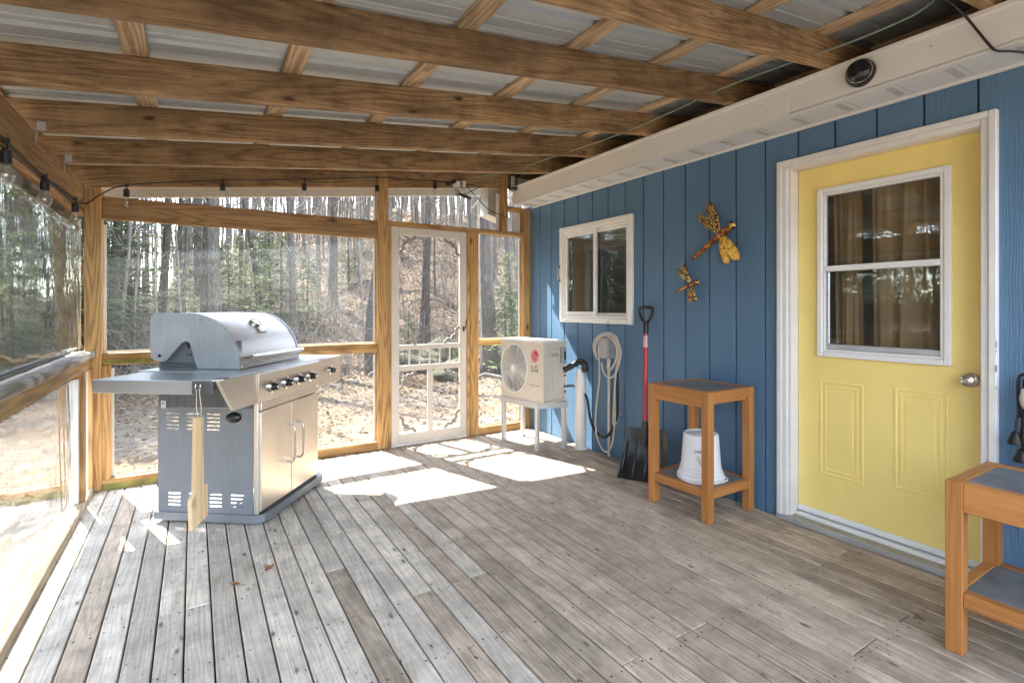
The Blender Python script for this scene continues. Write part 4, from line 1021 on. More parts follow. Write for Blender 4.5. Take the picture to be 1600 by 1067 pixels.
mb.add(vs, fs, smooth=True); mb.recalc = True; mb.tube([Vector((2.865, 2.728, .23)), Vector((2.868, 2.731, .36)), Vector((2.872, 2.735, .42))], [.026, .026, .021], 12)
mb.build('blade', 'blackplastic', sv)

# ------------------------------------------------------------------ two oak plant tables with slate insets
def make_table(label, x0, x1, y0, y1, H_, zs0, zs1, ap, lg=.052):
    t = thing('side_table', label, 'table', ((x0+x1)/2, (y0+y1)/2, 0), 'oak and slate side tables')
    for (a, b) in ((x0, y0), (x0, y1-lg), (x1-lg, y0), (x1-lg, y1-lg)):
        part('leg', 'oak', t, (a, a+lg, b, b+lg, .001, H_-.001), bev=.003)
    mb = MB(); e = .0015
    mb.b2(x0+e, x0+lg-.006, y0+lg, y1-lg, H_-ap, H_-.0015, bev=.003); mb.b2(x1-lg+.006, x1-e, y0+lg, y1-lg, H_-ap, H_-.0015, bev=.003)
    mb.b2(x0+lg, x1-lg, y0+e, y0+lg-.006, H_-ap*.62, H_-.0015, bev=.003); mb.b2(x0+lg, x1-lg, y1-lg+.006, y1-e, H_-ap*.62, H_-.0015, bev=.003); mb.build('apron', 'oak', t)
    part('slate_top', 'slate', t, (x0+lg-.004, x1-lg+.004, y0+lg-.004, y1-lg+.004, H_-.016, H_-.0045), bev=.0015)
    mb = MB(); mb.b2(x0+.004, x0+lg-.008, y0+lg, y1-lg, zs0, zs1, bev=.003); mb.b2(x1-lg+.008, x1-.004, y0+lg, y1-lg, zs0, zs1, bev=.003)
    mb.b2(x0+lg, x1-lg, y0+.004, y0+lg-.008, zs0, zs1, bev=.003); mb.b2(x0+lg, x1-lg, y1-lg+.008, y1-.004, zs0, zs1, bev=.003); mb.build('shelf_frame', 'oak', t)
    part('slate_shelf', 'slate', t, (x0+lg-.010, x1-lg+.010, y0+lg-.010, y1-lg+.010, zs1-.014, zs1-.003), bev=.0015)
    mb = MB(); mb.b2(x0+lg+.02, x1-lg-.01, y0+.018, y0+.034, H_-ap*.62-.018, H_-ap*.62-.001, bev=.002); mb.build('tray_runner', 'oak', t)
    return t
make_table('tall oak side table with slate top holding the white bucket', 2.545, 2.992, 1.928, 2.395, .773, .142, .194, .098)
make_table('low oak side table with slate top standing right of the yellow door', 2.372, 2.805, .20, .768, .632, .178, .232, .108)
bk = thing('bucket', 'upside down white plastic bucket on the lower table shelf', 'bucket', (2.735, 2.13, .191))
BO = (2.742, 2.135, .1915)
mb = MB(); mb.lathe([(.136, .020), (.138, .024), (.138, .036), (.131, .038), (.130, .052), (.127, .054), (.126, .075), (.121, .078), (.106, .275), (.103, .281), (.096, .283), (.090, .277), (.030, .276), (.026, .279), (0, .279)], BO, None, 40)
mb.lathe([(.143, .0005), (.146, .004), (.146, .018), (.139, .022), (.131, .021)], BO, None, 40); bo_ = mb.build('pail', 'bucket', bk)
mb = MB(); P = [(BO[0]+.155*math.cos(R(t)), BO[1]+.150*math.sin(R(t)), BO[2]+.008+.004*math.sin(R(t)*3)) for t in range(150, 345, 8)]
P = [(p[0]-.006, p[1]-.012, p[2]) for p in P]; mb.tube(P, .0042, 8); mb.build('bail_handle', 'bucket', bk)
td = Vector((-.80, -.60, 0)).normalized(); ex = Vector((-td.y, td.x, 0)); ex = Vector((.60, -.80, 0))
text_mesh('CREMO', .021, Vector((BO[0], BO[1], BO[2]+.185))+td*.1155+ex*.0, ex, (0, 0, 1), 'lettergrey', bk, ext=.001)
mb = MB()
for q, dz in ((0, 0), (.012, -.02), (-.012, .018)):
    c = Vector(BO)+Vector((0, 0, .125+dz))+td*.1215+ex*q
    mb.prism([(0, -.022), (.011, 0), (0, .022), (-.011, 0)], c, ex, (0, 0, 1), td*.0012)
mb.build('leaf_mark', plain('pale green print', (.55, .62, .45), .5), bk)

# ------------------------------------------------------------------ wall ornaments, lights, wires
def dragonfly(name, label, head, tail, thorax, wings, sc_):
    r = thing(name, label, 'wall ornament', tuple(thorax), 'metal dragonflies on the blue wall')
    mb = MB(); h, t, c = Vector(head), Vector(tail), Vector(thorax)
    n = 9; P = [t.lerp(c, i/n) for i in range(n+1)]; mb.tube(P, [sc_*(.012+.006*(i/n)+.0022*(i % 2)) for i in range(n+1)], 10)
    mb.tube([c.lerp(t, .08), c, c.lerp(h, .5), c.lerp(h, .8)], [sc_*.018, sc_*.027, sc_*.024, sc_*.014], 12)
    mb.build('body', 'dbody', r)
    mb = MB(); mb.lathe([(0, -.022*sc_), (.019*sc_, -.013*sc_), (.023*sc_, 0), (.019*sc_, .013*sc_), (0, .022*sc_)], h, None, 14); mb.build('head', 'ryellow', r)
    mb = MB(); pe = (h-c).normalized().cross(Vector((1, 0, 0)))
    for q in (-1, 1): mb.lathe([(0, -.013*sc_), (.010*sc_, -.008*sc_), (.013*sc_, 0), (.010*sc_, .008*sc_), (0, .013*sc_)], h+pe*q*.02*sc_+(h-c).normalized()*.006+Vector((-.008, 0, 0)), None, 12)
    mb.build('eye', 'blackshine', r)
    for (tip, wd) in wings:
        tip = Vector(tip); d = tip-c; L = d.length; d.normalize(); sd2 = d.cross(Vector((1, 0, 0))).normalized(); ns_ = 12
        vs = []; fs = []
        for i in range(ns_+1):
            u = i/ns_; ww = wd*max(.12, min((u/.45)**.8, 1)*(1-max(0, (u-.72)/.28)**2.2)**.5)
            for q in range(5):
                s2 = (q-2)/2; vs.append(c+d*(L*u)+sd2*(s2*ww)+Vector((-.012*math.sin(u*math.pi)-.006+.006*s2*s2, 0, 0)))
        for i in range(ns_):
            for q in range(4): a = i*5+q; fs.append((a, a+1, a+6, a+5))
        nb = len(vs); vs += [p+Vector((.0018, 0, 0)) for p in vs]; fs += [tuple(reversed([x+nb for x in f])) for f in fs]
        mb = MB(); mb.add(vs, fs, smooth=True); mb.build('wing', 'wing' if tip.z > c.z or sc_ < .9 else 'ryellow', r)
XD = 2.985
dragonfly('dragonfly_ornament', 'large rust and yellow metal dragonfly on the blue wall', (XD, 2.079, 1.800), (XD+.01, 2.400, 1.610), (XD, 2.166, 1.757), [((XD, 2.267, 1.985), .036), ((XD, 2.344, 1.907), .028), ((XD, 2.034, 1.578), .036), ((XD, 2.115, 1.552), .027)], 1.0)
dragonfly('dragonfly_ornament', 'small pale metal dragonfly below the large one', (XD+.01, 2.362, 1.443), (XD+.015, 2.548, 1.382), (XD+.01, 2.408, 1.434), [((XD, 2.482, 1.578), .022), ((XD, 2.520, 1.545), .017), ((XD, 2.364, 1.308), .019), ((XD, 2.417, 1.300), .016)], .62)
fl = thing('eave_light', 'round black floodlight mounted on the white eave fascia', 'floodlight', (XF, 1.229, 2.415))
RB = Matrix.Rotation(R(-90), 3, 'Y') @ Matrix.Rotation(R(8), 3, 'X')
RB = Vector((-1, -.25, -.06)).to_track_quat('Z', 'Y').to_matrix()
mb = MB(); mb.lathe([(.063, -.02), (.066, -.004), (.062, .020), (.058, .030), (.052, .030)], (XF-.010, 1.229, 2.415), RB, 32); mb.build('housing', 'blackplastic', fl)
mb = MB(); mb.lathe([(.052, .024), (.050, .036), (.038, .049), (.020, .057), (0, .059)], (XF-.010, 1.229, 2.415), RB, 32); mb.build('lens', 'blackshine', fl)
mb = MB(); mb.lathe([(.0525, .028), (.0545, .032), (.0520, .036), (.0505, .034)], (XF-.010, 1.229, 2.415), RB, 32); mb.build('rim', 'chrome', fl)
mb = MB(); mb.lathe([(.064, 0), (.064, .012)], (XF, 1.229, 2.415), Matrix.Rotation(R(-90), 3, 'Y'), 32); mb.build('mount_plate', 'blackplastic', fl)

sg = thing('string_lights', 'black string light cord with clear bulbs along beam and end wall', 'string lights', (-.6, YB-.05, 2.1))
XC = -.622
left = [(XC, -1.5, 1.93), (XC, 0, 1.90), (XC, 1.2, 1.925), (XC, 2.654, 1.918), (XC, 3.214, 1.910), (XC, 3.7, 1.925), (XC, 4.081, 1.936), (XC-.002, 4.38, 1.955)]
back = [(-.60, 4.485, 1.99), (-.533, 4.488, 2.055), (-.41, 4.488, 2.125), (-.1, 4.486, 2.188), (.186, 4.486, 2.240), (.771, 4.486, 2.322), (1.376, 4.478, 2.418), (1.62, 4.48, 2.432), (1.929, 4.486, 2.458), (2.107, 4.482, 2.463), (2.363, 4.482, 2.470)]
mb = MB(); mb.tube(smooth_path(left+back, 5), .0046, 7); mb.tube(smooth_path([(a-.002, b, c-.022+.012*math.sin(b*4)) for a, b, c in left], 5), .0040, 6)
mb.build('cord', 'wire', sg)
def bulb(x, y, zc, drop, r=.030):
    mb = MB(); zt_ = zc-drop
    mb.box((x, y, zc-.002), (.022, .016, .020)); mb.tube([(x, y, zc), (x+.004, y, zc-drop*.5), (x, y, zt_+.03)], .0038, 6)
    mb.lathe([(.008, .036), (.016, .030), (.0185, .018), (.0185, -.012), (.021, -.020), (.0165, -.022)], (x, y, zt_), None, 14)
    k = mb.build('socket', 'wire', sg)
    mb = MB(); mb.lathe([(.0125, -.022), (.014, -.030), (r*.92, -.052), (r, -.066), (r*.86, -.084), (r*.5, -.096), (0, -.100)], (x, y, zt_), None, 18); b = mb.build('bulb', 'bulb', k)
    mb = MB(); mb.tube([(x-.006, y, zt_-.024), (x-.005, y, zt_-.06), (x+.005, y, zt_-.06), (x+.006, y, zt_-.024)], .0008, 4); mb.build('filament', 'chrome', k)
for (y, z, dr) in ((1.3, 1.925, .07), (2.02, 1.920, .075), (2.715, 1.915, .070), (3.323, 1.912, .052), (4.081, 1.936, .062)): bulb(XC+.004, y, z, dr)
for (x, z, dr) in ((-.402, 2.127, .062), (.186, 2.24, .060), (.771, 2.322, .070), (1.376, 2.416, .100), (1.929, 2.457, .050)): bulb(x, 4.478, z, dr, .024)
gw = thing('green_cable', 'thin green cable strung under the rafters from end wall to eave', 'cable', (2.5, 2.5, 2.48))
mb = MB(); gp = []
for (u, v, x) in ((702, 284, 2.16), (716, 281, 2.22), (790, 269.5, 2.50), (860, 247, 2.52), (960, 213, 2.54), (1050, 175, 2.56), (1130, 138, 2.57), (1240, 97, 2.58), (1330, 66, 2.60), (1420, 28, 2.63), (1456, 4, 2.65), (1470, -8, 2.66), (1490, 8, 2.70), (1512, 30, 2.74), (1545, 70, 2.765), (1558, 80, 2.772)):
    r_ = ray(u, v); gp.append(Vector((x, r_.y*x/r_.x, CAMZ+r_.z*x/r_.x)))
mb.tube(smooth_path(gp[:12], 4), .0045, 7); mb.build('cable_run', 'greenwire', gw)
mb = MB(); mb.tube(smooth_path(gp[11:]+[Vector((2.80, .69, 2.30)), Vector((2.90, .62, 2.285)), Vector((3.0, .55, 2.28))], 4), .005, 7); mb.build('cable_drop', 'wire', gw)
mb = MB(); mb.tube(smooth_path([gp[0]+Vector((0, 0, .0)), Vector((2.17, 4.46, 2.38)), Vector((2.20, 4.45, 2.36)), Vector((2.30, 4.46, 2.40)), Vector((2.42, 4.47, 2.47))], 4), .004, 6)
mb.tube(smooth_path([Vector((2.24, 4.46, 2.46)), Vector((2.34, 4.45, 2.36)), Vector((2.48, 4.44, 2.24)), Vector((2.62, 4.44, 2.20)), Vector((2.75, 4.45, 2.17))], 4), .004, 6)
mb.box((2.09, 4.47, 2.46), (.10, .035, .035), Matrix.Rotation(R(-25), 3, 'Y')); mb.tube([(2.16, 4.465, 2.36), (2.24, 4.462, 2.345), (2.30, 4.462, 2.33)], [.010, .018, .012], 8)
mb.build('plug_tangle', 'wire', gw)
lt = thing('caged_lantern', 'small black wire cage bug lantern hung at the house corner', 'lantern', (2.73, 4.43, 2.46))
mb = MB(); c = Vector((2.745, 4.40, 0))
mb.lathe([(.046, 2.455), (.048, 2.470), (.040, 2.476), (0, 2.476)], c, None, 18); mb.build('lantern_base', 'blackplastic', lt); mb = MB(); mb.lathe([(.048, 2.592), (.044, 2.606), (.02, 2.618), (0, 2.62)], c, None, 18)
mb.build('lantern_cap', 'blackplastic', lt)
mb = MB()
for k in range(14):
    t = 2*math.pi*k/14; mb.tube([c+Vector((.045*math.cos(t), .045*math.sin(t), 2.472)), c+Vector((.045*math.cos(t), .045*math.sin(t), 2.596))], .0018, 5)
for z in (2.50, 2.535, 2.565): mb.tube([c+Vector((.045*math.cos(2*math.pi*k/16), .045*math.sin(2*math.pi*k/16), z)) for k in range(17)], .0016, 5, False)
mb.build('cage', 'darkmetal', lt); mb = MB(); mb.lathe([(.016, 2.474), (.018, 2.53), (.016, 2.594)], c, None, 12); mb.build('tube', 'whiteplastic', lt)
for (u0, u1, v0, v1, lab) in ((708, 718, 283, 308, 'wider white plastic clip hanging on the end wall header'), (722, 727, 283, 299, 'narrow white plastic clip on the end wall header')):
    r0, r1 = ray(u0, v0), ray(u1, v1); yq = 4.49; x0 = r0.x*yq/r0.y; x1 = r1.x*yq/r1.y; z0 = CAMZ+r0.z*yq/r0.y; z1 = CAMZ+r1.z*yq/r1.y
    c_ = thing('wall_clip', lab, 'clip', (x0, yq, z1))
    mb = MB(); mb.b2(x0, x1, 4.470, 4.505, z0-.055, z0, bev=.003); mb.build('clip_body', 'whiteplastic', c_)
    mb = MB(); mb.prism([(x0+.006, z0-.056), (x1-.004, z0-.056), ((x0+x1)/2+.006, z1), ((x0+x1)/2-.004, z1)], (0, 4.478, 0), (1, 0, 0), (0, 0, 1), (0, .016, 0)); mb.build('clip_tongue', 'outlet', c_)
vb = thing('vent_hood', 'white boxed hood outside the end wall panel above the screen door', 'vent hood', (2.66, 4.72, 2.2))
mb = MB(); mb.prism([(2.60, 2.25), (2.60, 2.52), (2.80, 2.52), (2.80, 2.19)], (0, 4.66, 0), (1, 0, 0), (0, 0, 1), (0, .16, 0)); mb.build('hood_box', 'white', vb)
mb = MB(); mb.prism([(2.592, 2.238), (2.592, 2.252), (2.81, 2.190), (2.81, 2.175)], (0, 4.65, 0), (1, 0, 0), (0, 0, 1), (0, .18, 0)); mb.build('drip_lip', 'fascia', vb)
# dark hanging chime at the right edge of the wall
ch = thing('bell_chime', 'string of dark iron bells hanging on the wall right of the door', 'bell chime', (2.99, .70, .6))
mb = MB(); mb.tube(smooth_path([(2.995, .715, .80), (2.99, .716, .95), (2.99, .700, .985), (2.99, .660, .98), (2.99, .645, .90), (2.99, .650, .80)], 4), .006, 8); mb.tube([(2.985, .690, .965), (2.985, .695, .80), (2.985, .700, .69)], .012, 8)
mb.build('strap', 'darkmetal', ch)
for (y, z, r_) in ((.722, .715, .026), (.700, .645, .030), (.672, .70, .026), (.66, .63, .028)):
    mb = MB(); mb.lathe([(r_, -.028), (r_*.98, -.020), (r_*.62, .006), (r_*.5, .020), (r_*.2, .028), (0, .029)], (2.975, y, z), None, 16); mb.tube([(2.975, y, z+.02), (2.985, y-.005, z+.10)], .004, 6); mb.build('bell', 'darkmetal', ch)
mb = MB(); mb.lathe([(0, -.05), (.016, -.03), (.020, 0), (.014, .035), (0, .05)], (2.972, .690, .885), None, 12); mb.build('medallion', 'cord', ch)
# fallen leaves on the boards
def leaf(x, y, a, label, s_):
    t = thing('fallen_leaf', label, 'leaf', (x, y, .002), 'dry leaves on the deck')
    T = Matrix.Translation((x, y, .004)) @ Matrix.Rotation(a, 4, 'Z')
    mb = MB(T); o_ = [(-.9, 0), (-.55, .28), (-.35, .22), (-.1, .55), (.05, .30), (.45, .38), (.5, .16), (1, .02), (.5, -.16), (.42, -.42), (.05, -.3), (-.15, -.5), (-.35, -.2), (-.6, -.22)]
    vs = [(0, 0, .004)]+[(p[0]*s_, p[1]*s_, .006+.012*abs(math.sin(p[0]*4+p[1]*5))*s_/.04) for p in o_]; n = len(o_)
    mb.add(vs, [(0, 1+i, 1+(i+1) % n) for i in range(n)]); mb.build('blade', 'leafdry', t)
    mb = MB(T); mb.tube([(-.9*s_, 0, .006), (-1.5*s_, .1*s_, .009)], .0012, 5); mb.build('stem', 'leafdry', t)
leaf(.31, 2.718, .9, 'larger curled brown leaf on the deck boards', .040); leaf(.161, 2.643, 2.6, 'smaller flat brown leaf on the deck boards', .030)
# ------------------------------------------------------------------ outdoors: ground, litter, forest
def hz(x, y):
    x = np.asarray(x, float); y = np.asarray(y, float)
    sl_ = .115+.0165*np.clip(x, -3, 14)
    d = np.clip(y-9.5+.25*np.sin(x*.7), 0, None)
    h = -.30+sl_*(d-3*(1-np.exp(-d/3)))*np.clip(1.12-d/160, .4, 2)
    h += np.clip(d/6, 0, 1)*(.22*np.sin(x*.9+y*.35)+.14*np.sin(x*2.1-y*1.1)+.10*np.sin(y*1.9+x*.4))
    dl = np.clip(-x-5, 0, None); h += .03*dl*np.clip(1-d/20, 0, 1)
    h += .035*np.sin(x*1.7+1)*np.sin(y*1.3)
    return h
def make_ground():
    def axis(c, n, m): return [c]
    xs = np.concatenate([np.linspace(-220, -32, 24), np.linspace(-30, 30, 121), np.linspace(32, 220, 24)])
    ys = np.concatenate([np.linspace(-160, -12, 16), np.linspace(-10, 48, 146), np.linspace(50, 260, 28)])
    X, Y = np.meshgrid(xs, ys, indexing='ij'); Z = hz(X, Y)
    vs = np.stack([X, Y, Z], -1).reshape(-1, 3); ny = len(ys); fs = []
    for i in range(len(xs)-1):
        for j in range(ny-1): a = i*ny+j; fs.append((a, a+ny, a+ny+1, a+1))
    me = bpy.data.meshes.new('ground'); me.from_pydata(vs.tolist(), [], fs); me.materials.append(M['ground'])
    me.polygons.foreach_set('use_smooth', [True]*len(fs))
    o = bpy.data.objects.new('ground', me); C.objects.link(o); tag(o, kind='structure')
make_ground()
def quads_obj(name, V, tone, mat, parent=None, loc=(0,0,0)):
    """V: (n,4,3) array of quads, tone: (n,3) colours"""
    n = len(V); me = bpy.data.meshes.new(name)
    me.from_pydata(V.reshape(-1, 3).tolist(), [], np.arange(n*4).reshape(n, 4).tolist()); me.materials.append(M[mat])
    a = me.attributes.new('tone', 'FLOAT_COLOR', 'POINT'); c = np.repeat(np.concatenate([tone, np.ones((n, 1))], 1), 4, 0)
    a.data.foreach_set('color', c.ravel().astype(np.float32))
    o = bpy.data.objects.new(name, me); C.objects.link(o)
    if parent is not None: o.parent = parent
    return o
def rand_quads(P, size, asp, flat):
    n = len(P); a = rng.uniform(0, 2*np.pi, n); t = rng.normal(0, flat, (n, 2))
    u = np.stack([np.cos(a), np.sin(a), t[:, 0]], 1); v = np.stack([-np.sin(a), np.cos(a), t[:, 1]], 1)
    s = (size*rng.uniform(.6, 1.5, n))[:, None]; u = u*s; v = v*s*asp
    return np.stack([P-u, P-v*.8+u*.1, P+u, P+v*.8-u*.1], 1)
def litter():
    n = 190000
    # denser near the viewer: sample along view fan from the porch
    r = 5+40*rng.uniform(0, 1, n)**1.7; a = rng.uniform(R(-62), R(58), n)
    x = r*np.sin(a); y = r*np.cos(a)
    keep = (y > 4.9) | (x < -1.0)
    dn = np.clip((y-6.5+rng.normal(0, 1.6, n))/5, .10, 1); dn = np.where(x < -1, np.maximum(dn, .55), dn)
    keep &= rng.uniform(0, 1, n) < dn
    keep &= ~((x > 2.9) & (y < 5))
    x, y = x[keep], y[keep]; P = np.stack([x, y, hz(x, y)+.015+rng.uniform(0, .03, len(x))], 1)
    pal = np.array([(.42, .30, .19), (.30, .18, .09), (.55, .44, .33), (.20, .11, .06), (.48, .28, .12), (.62, .54, .45)])
    c = np.array([.96, 1.0, .98])*.36*pal[rng.integers(0, len(pal), len(x))]*rng.uniform(.7, 1.15, (len(x), 1))
    d = np.hypot(x, y)
    tag(quads_obj('leaf_litter', rand_quads(P, (.019+.0015*d), .6, .35), c, 'litter'), kind='stuff')
litter()

# --- tree prototypes (mesh data shared by the copies)
def branch(mb, p, d, L, r, lvl, maxl, n, up=.18):
    k = 5 if lvl == 0 else 3
    pts = [p]; rs = [r]; q = p; dd = d
    for i in range(k):
        dd = (dd+Vector((random.gauss(0, .16), random.gauss(0, .16), random.gauss(0, .10)+up*.35))).normalized(); q = q+dd*(L/k); pts.append(q); rs.append(max(.003, r*(1-.8*(i+1)/k)))
    mb.tube(pts, rs, n, False)
    if lvl < maxl:
        for j in range(random.randint(3, 5)):
            t = random.uniform(.25, .98); i = min(int(t*k), k-1); b = pts[i].lerp(pts[i+1], t*k-i)
            ax = dd.orthogonal(); ax.rotate(Matrix.Rotation(random.uniform(0, 6.28), 3, dd)); nd = (dd+ax*random.uniform(.5, 1.1)).normalized()
            branch(mb, b, nd, L*random.uniform(.35, .6), max(.004, rs[i]*.5), lvl+1, maxl, 3, up)
def bare_proto(h, r, lean, low, nbr, sub=2):
    tr = MB(); n = 9; pts = []; rs = []; bend = Vector((random.gauss(0, .02), random.gauss(0, .02), 0)); d = Vector((lean, random.gauss(0, .02), 1)).normalized(); p = Vector((0, 0, -.35))
    L = h/14
    for i in range(15):
        pts.append(p); rs.append(r*((1.5 if i == 0 else 1.12 if i == 1 else 1)*(1-.86*(i/14)**1.15)))
        d = (d+Vector((random.gauss(0, .025), random.gauss(0, .025), .01))).normalized(); p = p+d*L
    tr.tube(pts, rs, 8, False)
    br = MB()
    for k in range(nbr):
        t = low+(1-low)*(k+random.random())/nbr; f = t*14; i = min(int(f), 13); b = pts[i].lerp(pts[i+1], f-i); az = random.uniform(0, 6.28)
        e = random.uniform(.1, .9); nd = Vector((math.cos(az), math.sin(az), e)).normalized()
        branch(br, b, nd, h*random.uniform(.10, .2)*(1.15-t*.6), rs[i]*.42, 0, sub, 4, .2)
    return tr, br
def conifer_proto(h, r, dens=1.0, bare=.06):
    tr = MB(); tr.tube([(0, 0, -.3), (.01, 0, h*.4), (0, .02, h*.75), (0, 0, h)], [r, r*.75, r*.4, .006], 7, False)
    Q = []; nW = int(h*4.2)+4
    br = MB()
    for k in range(nW):
        t = bare+(1-bare)*k/nW; z = h*t; Rr = (h*.26)*(1-t)**.75+.10
        for b in range(int(6*dens)+random.randint(0, 2)):
            a = random.uniform(0, 6.28); L = Rr*random.uniform(.6, 1.15); dip = random.uniform(-.25, .22)
            e = Vector((math.cos(a), math.sin(a), dip)).normalized()
            if random.random() < .5: br.tube([(0, 0, z), tuple(Vector((0, 0, z))+e*L*.9)], [.012*(1-t)+.004, .002], 3, False)
            m = max(5, int(L*15))
            for i in range(m):
                s_ = .18+.82*(i+random.random()*.6)/m; c = Vector((0, 0, z+random.gauss(0, .03)))+e*(L*s_); sd = e.cross(Vector((0, 0, 1))).normalized()
                for sg in (-1, 1):
                    ww = L*.30*(1.15-s_*.8)+.03; tip = c+sd*sg*ww*random.uniform(.7, 1.2)+e*ww*.55+Vector((0, 0, random.gauss(-.01, .04)))
                    th = (tip-c).normalized().cross(Vector((random.gauss(0, .4), random.gauss(0, .4), 1))).normalized()*random.uniform(.010, .022)
                    Q.append([tuple(c-th), tuple(c.lerp(tip, .5)-th*1.5), tuple(tip), tuple(c.lerp(tip, .5)+th*1.5)])
    Q = np.array(Q); n = len(Q); base = np.array([(.07, .10, .040), (.11, .135, .06), (.055, .075, .036), (.16, .17, .085)])[rng.integers(0, 4, n)]*rng.uniform(.75, 1.25, (n, 1))
    return tr, br, Q, base
def mesh_of(mb, name, mat):
    o = mb.build(name, mat); me = o.data; bpy.data.objects.remove(o); return me
protos = {'bare': [], 'con': [], 'sap': [], 'bush': []}
for (h, r, ln_, lo, nb, sb) in ((15, .15, .03, .30, 11, 2), (17, .12, -.04, .38, 10, 2), (13, .10, .07, .25, 11, 2), (16, .20, -.02, .35, 10, 2), (14, .085, .02, .22, 12, 2)):
    t, b = bare_proto(h, r, ln_, lo, nb, sb); protos['bare'].append((mesh_of(t, 'trunk', 'bark'), mesh_of(b, 'crown', 'twig')))
for (h, r) in ((4.2, .035), (5.5, .045), (3.2, .028), (6.5, .05)):
    t, b = bare_proto(h, r, random.gauss(0, .06), .12, 15, 1); protos['sap'].append((mesh_of(t, 'trunk', 'twig'), mesh_of(b, 'crown', 'twig')))
for (h, r, dn) in ((3.4, .05, .8), (2.0, .03, .9), (5.2, .07, .75)):
    t, b, Q, c = conifer_proto(h, r, dn); o = quads_obj('crown', Q, c, 'needle'); q = o.data; bpy.data.objects.remove(o); protos['con'].append((mesh_of(t, 'trunk', 'bark'), q))
t, b, Q, c = conifer_proto(13.0, .17, .62, .03); o = quads_obj('crown', Q, c, 'needle'); q = o.data; bpy.data.objects.remove(o); protos['big'] = [(mesh_of(t, 'trunk', 'bark'), q)]
def plant(kind, i, x, y, label, cat, group, sc_=1.0, name=None, rz=None, tilt=0.0, wide=1.0):
    tm, cm = protos[kind][i % len(protos[kind])]
    if kind == 'bare': wide *= .8; k_ = sun_room(x, y, 16*sc_); sc_ *= k_; wide /= k_**.8
    o = thing(name or {'bare': 'bare_tree', 'sap': 'sapling', 'con': 'young_evergreen', 'big': 'tall_evergreen'}[kind], label, cat, (x, y, float(hz(x, y))), group)
    o.scale = (sc_*wide, sc_*wide, sc_); o.rotation_euler = (0, tilt, random.uniform(0, 6.28) if rz is None else rz)
    for nm, me in (('trunk', tm), ('crown', cm)):
        q = bpy.data.objects.new(nm, me); C.objects.link(q); q.parent = o
    return o
def sun_room(x, y, h):                # trees between the porch and the sun stay low enough to leave the deck in the sun
    off = x-(1.2-.314*(y-4.5))
    return min(1.0, max(.3, (1.24*(y-4.5)-1.6)/h)) if -4.5 < off < 4.5 else 1.0
def ground_hit(u, dist):
    r_ = ray(u, 480); k = dist/math.hypot(r_.x, r_.y); return r_.x*k, r_.y*k
GB = 'bare trees on the leafy slope'
# the trunks one can single out from the porch (pixel column gives the bearing, the distance is the tree's own)
for (u, d, i, s_, tl, wd, lab) in (
    (183, 15.0, 1, 1.0, .0, 1.3, 'slim grey trunk seen just right of the corner post'),
    (246, 15.5, 0, 1.0, .02, .95, 'straight trunk rising behind the rear edge of the grill hood'),
    (274, 16.0, 2, 1.0, .05, .9, 'thin leaning trunk above the rear of the grill hood'),
    (313, 14.0, 0, .95, .0, .95, 'dark trunk rising above the centre of the grill hood'),
    (342, 13.5, 3, 1.1, .0, 1.15, 'thickest grey trunk rising above the grill hood'),
    (326, 20.0, 1, 1.1, .0, 1.2, 'farther brown trunk between two nearer trunks over the grill'),
    (417, 21.0, 1, 1.0, .0, 1.0, 'slender far trunk above the front of the grill hood'),
    (457, 13.0, 0, .95, -.06, .95, 'leaning trunk right of the grill hood'),
    (580, 11.5, 1, 1.0, .0, 1.3, 'dark trunk close to the post left of the screen door'),
    (655, 14.0, 2, .95, .04, .9, 'thin leaning trunk seen through the upper screen door'),
    (766, 11.8, 3, 1.1, -.03, 1.0, 'large grey trunk in the panel between screen door and house'),
    (742, 14.5, 4, 1.0, .0, .9, 'paler trunk beside the large one right of the screen door')):
    x, y = ground_hit(u, d); plant('bare', i, x, y, lab, 'tree', GB, s_, tilt=tl, wide=wd, rz=random.uniform(0, .4))
placed = []
def free(x, y, m):
    if any((x-a)**2+(y-b)**2 < m*m for a, b in placed): return False
    placed.append((x, y)); return True
k = 0; n = 0
while n < 105 and k < 5000:
    k += 1; rr = random.uniform(14, 58); a = R(random.uniform(-36, 50)); x, y = rr*math.sin(a), rr*math.cos(a)
    if y < 12 or not free(x, y, 1.3): continue
    plant('bare', random.randrange(5), x, y, 'bare grey tree in the wood on the slope behind the porch', 'tree', 'bare trees of the wood behind the porch', random.uniform(.75, 1.25), tilt=random.gauss(0, .04), wide=random.uniform(.7, 1.1)); n += 1
k = n = 0
while n < 150 and k < 5000:
    k += 1; rr = random.uniform(11.5, 34); a = R(random.uniform(-38, 48)); x, y = rr*math.sin(a), rr*math.cos(a)
    if y < 11.3 or not free(x, y, .5): continue
    plant('sap', random.randrange(4), x, y, 'thin bare sapling in the undergrowth of the slope', 'sapling', 'bare saplings on the slope', random.uniform(.6, 1.2), tilt=random.gauss(0, .08)); n += 1
GE = 'young evergreens on the slope'
for (u, d, i, s_) in ((400, 16, 0, 1.0), (440, 14.5, 0, .9), (425, 18, 2, .8), (360, 17, 1, 1.1), (290, 18, 1, 1.1), (375, 20, 0, .9), (480, 16, 1, 1.0), (790, 11.5, 1, 1.0), (805, 13, 0, .8), (720, 12.0, 1, .5), (640, 12.5, 1, .55), (255, 22, 0, 1.0), (325, 24, 2, .9), (545, 24, 0, .9)):
    x, y = ground_hit(u, d); plant('con', i, x, y, 'young bushy evergreen among the bare trunks on the slope', 'evergreen', GE, s_*random.uniform(.9, 1.1), tilt=random.gauss(0, .03), wide=1.15)
GW_ = 'evergreens beyond the side wall'
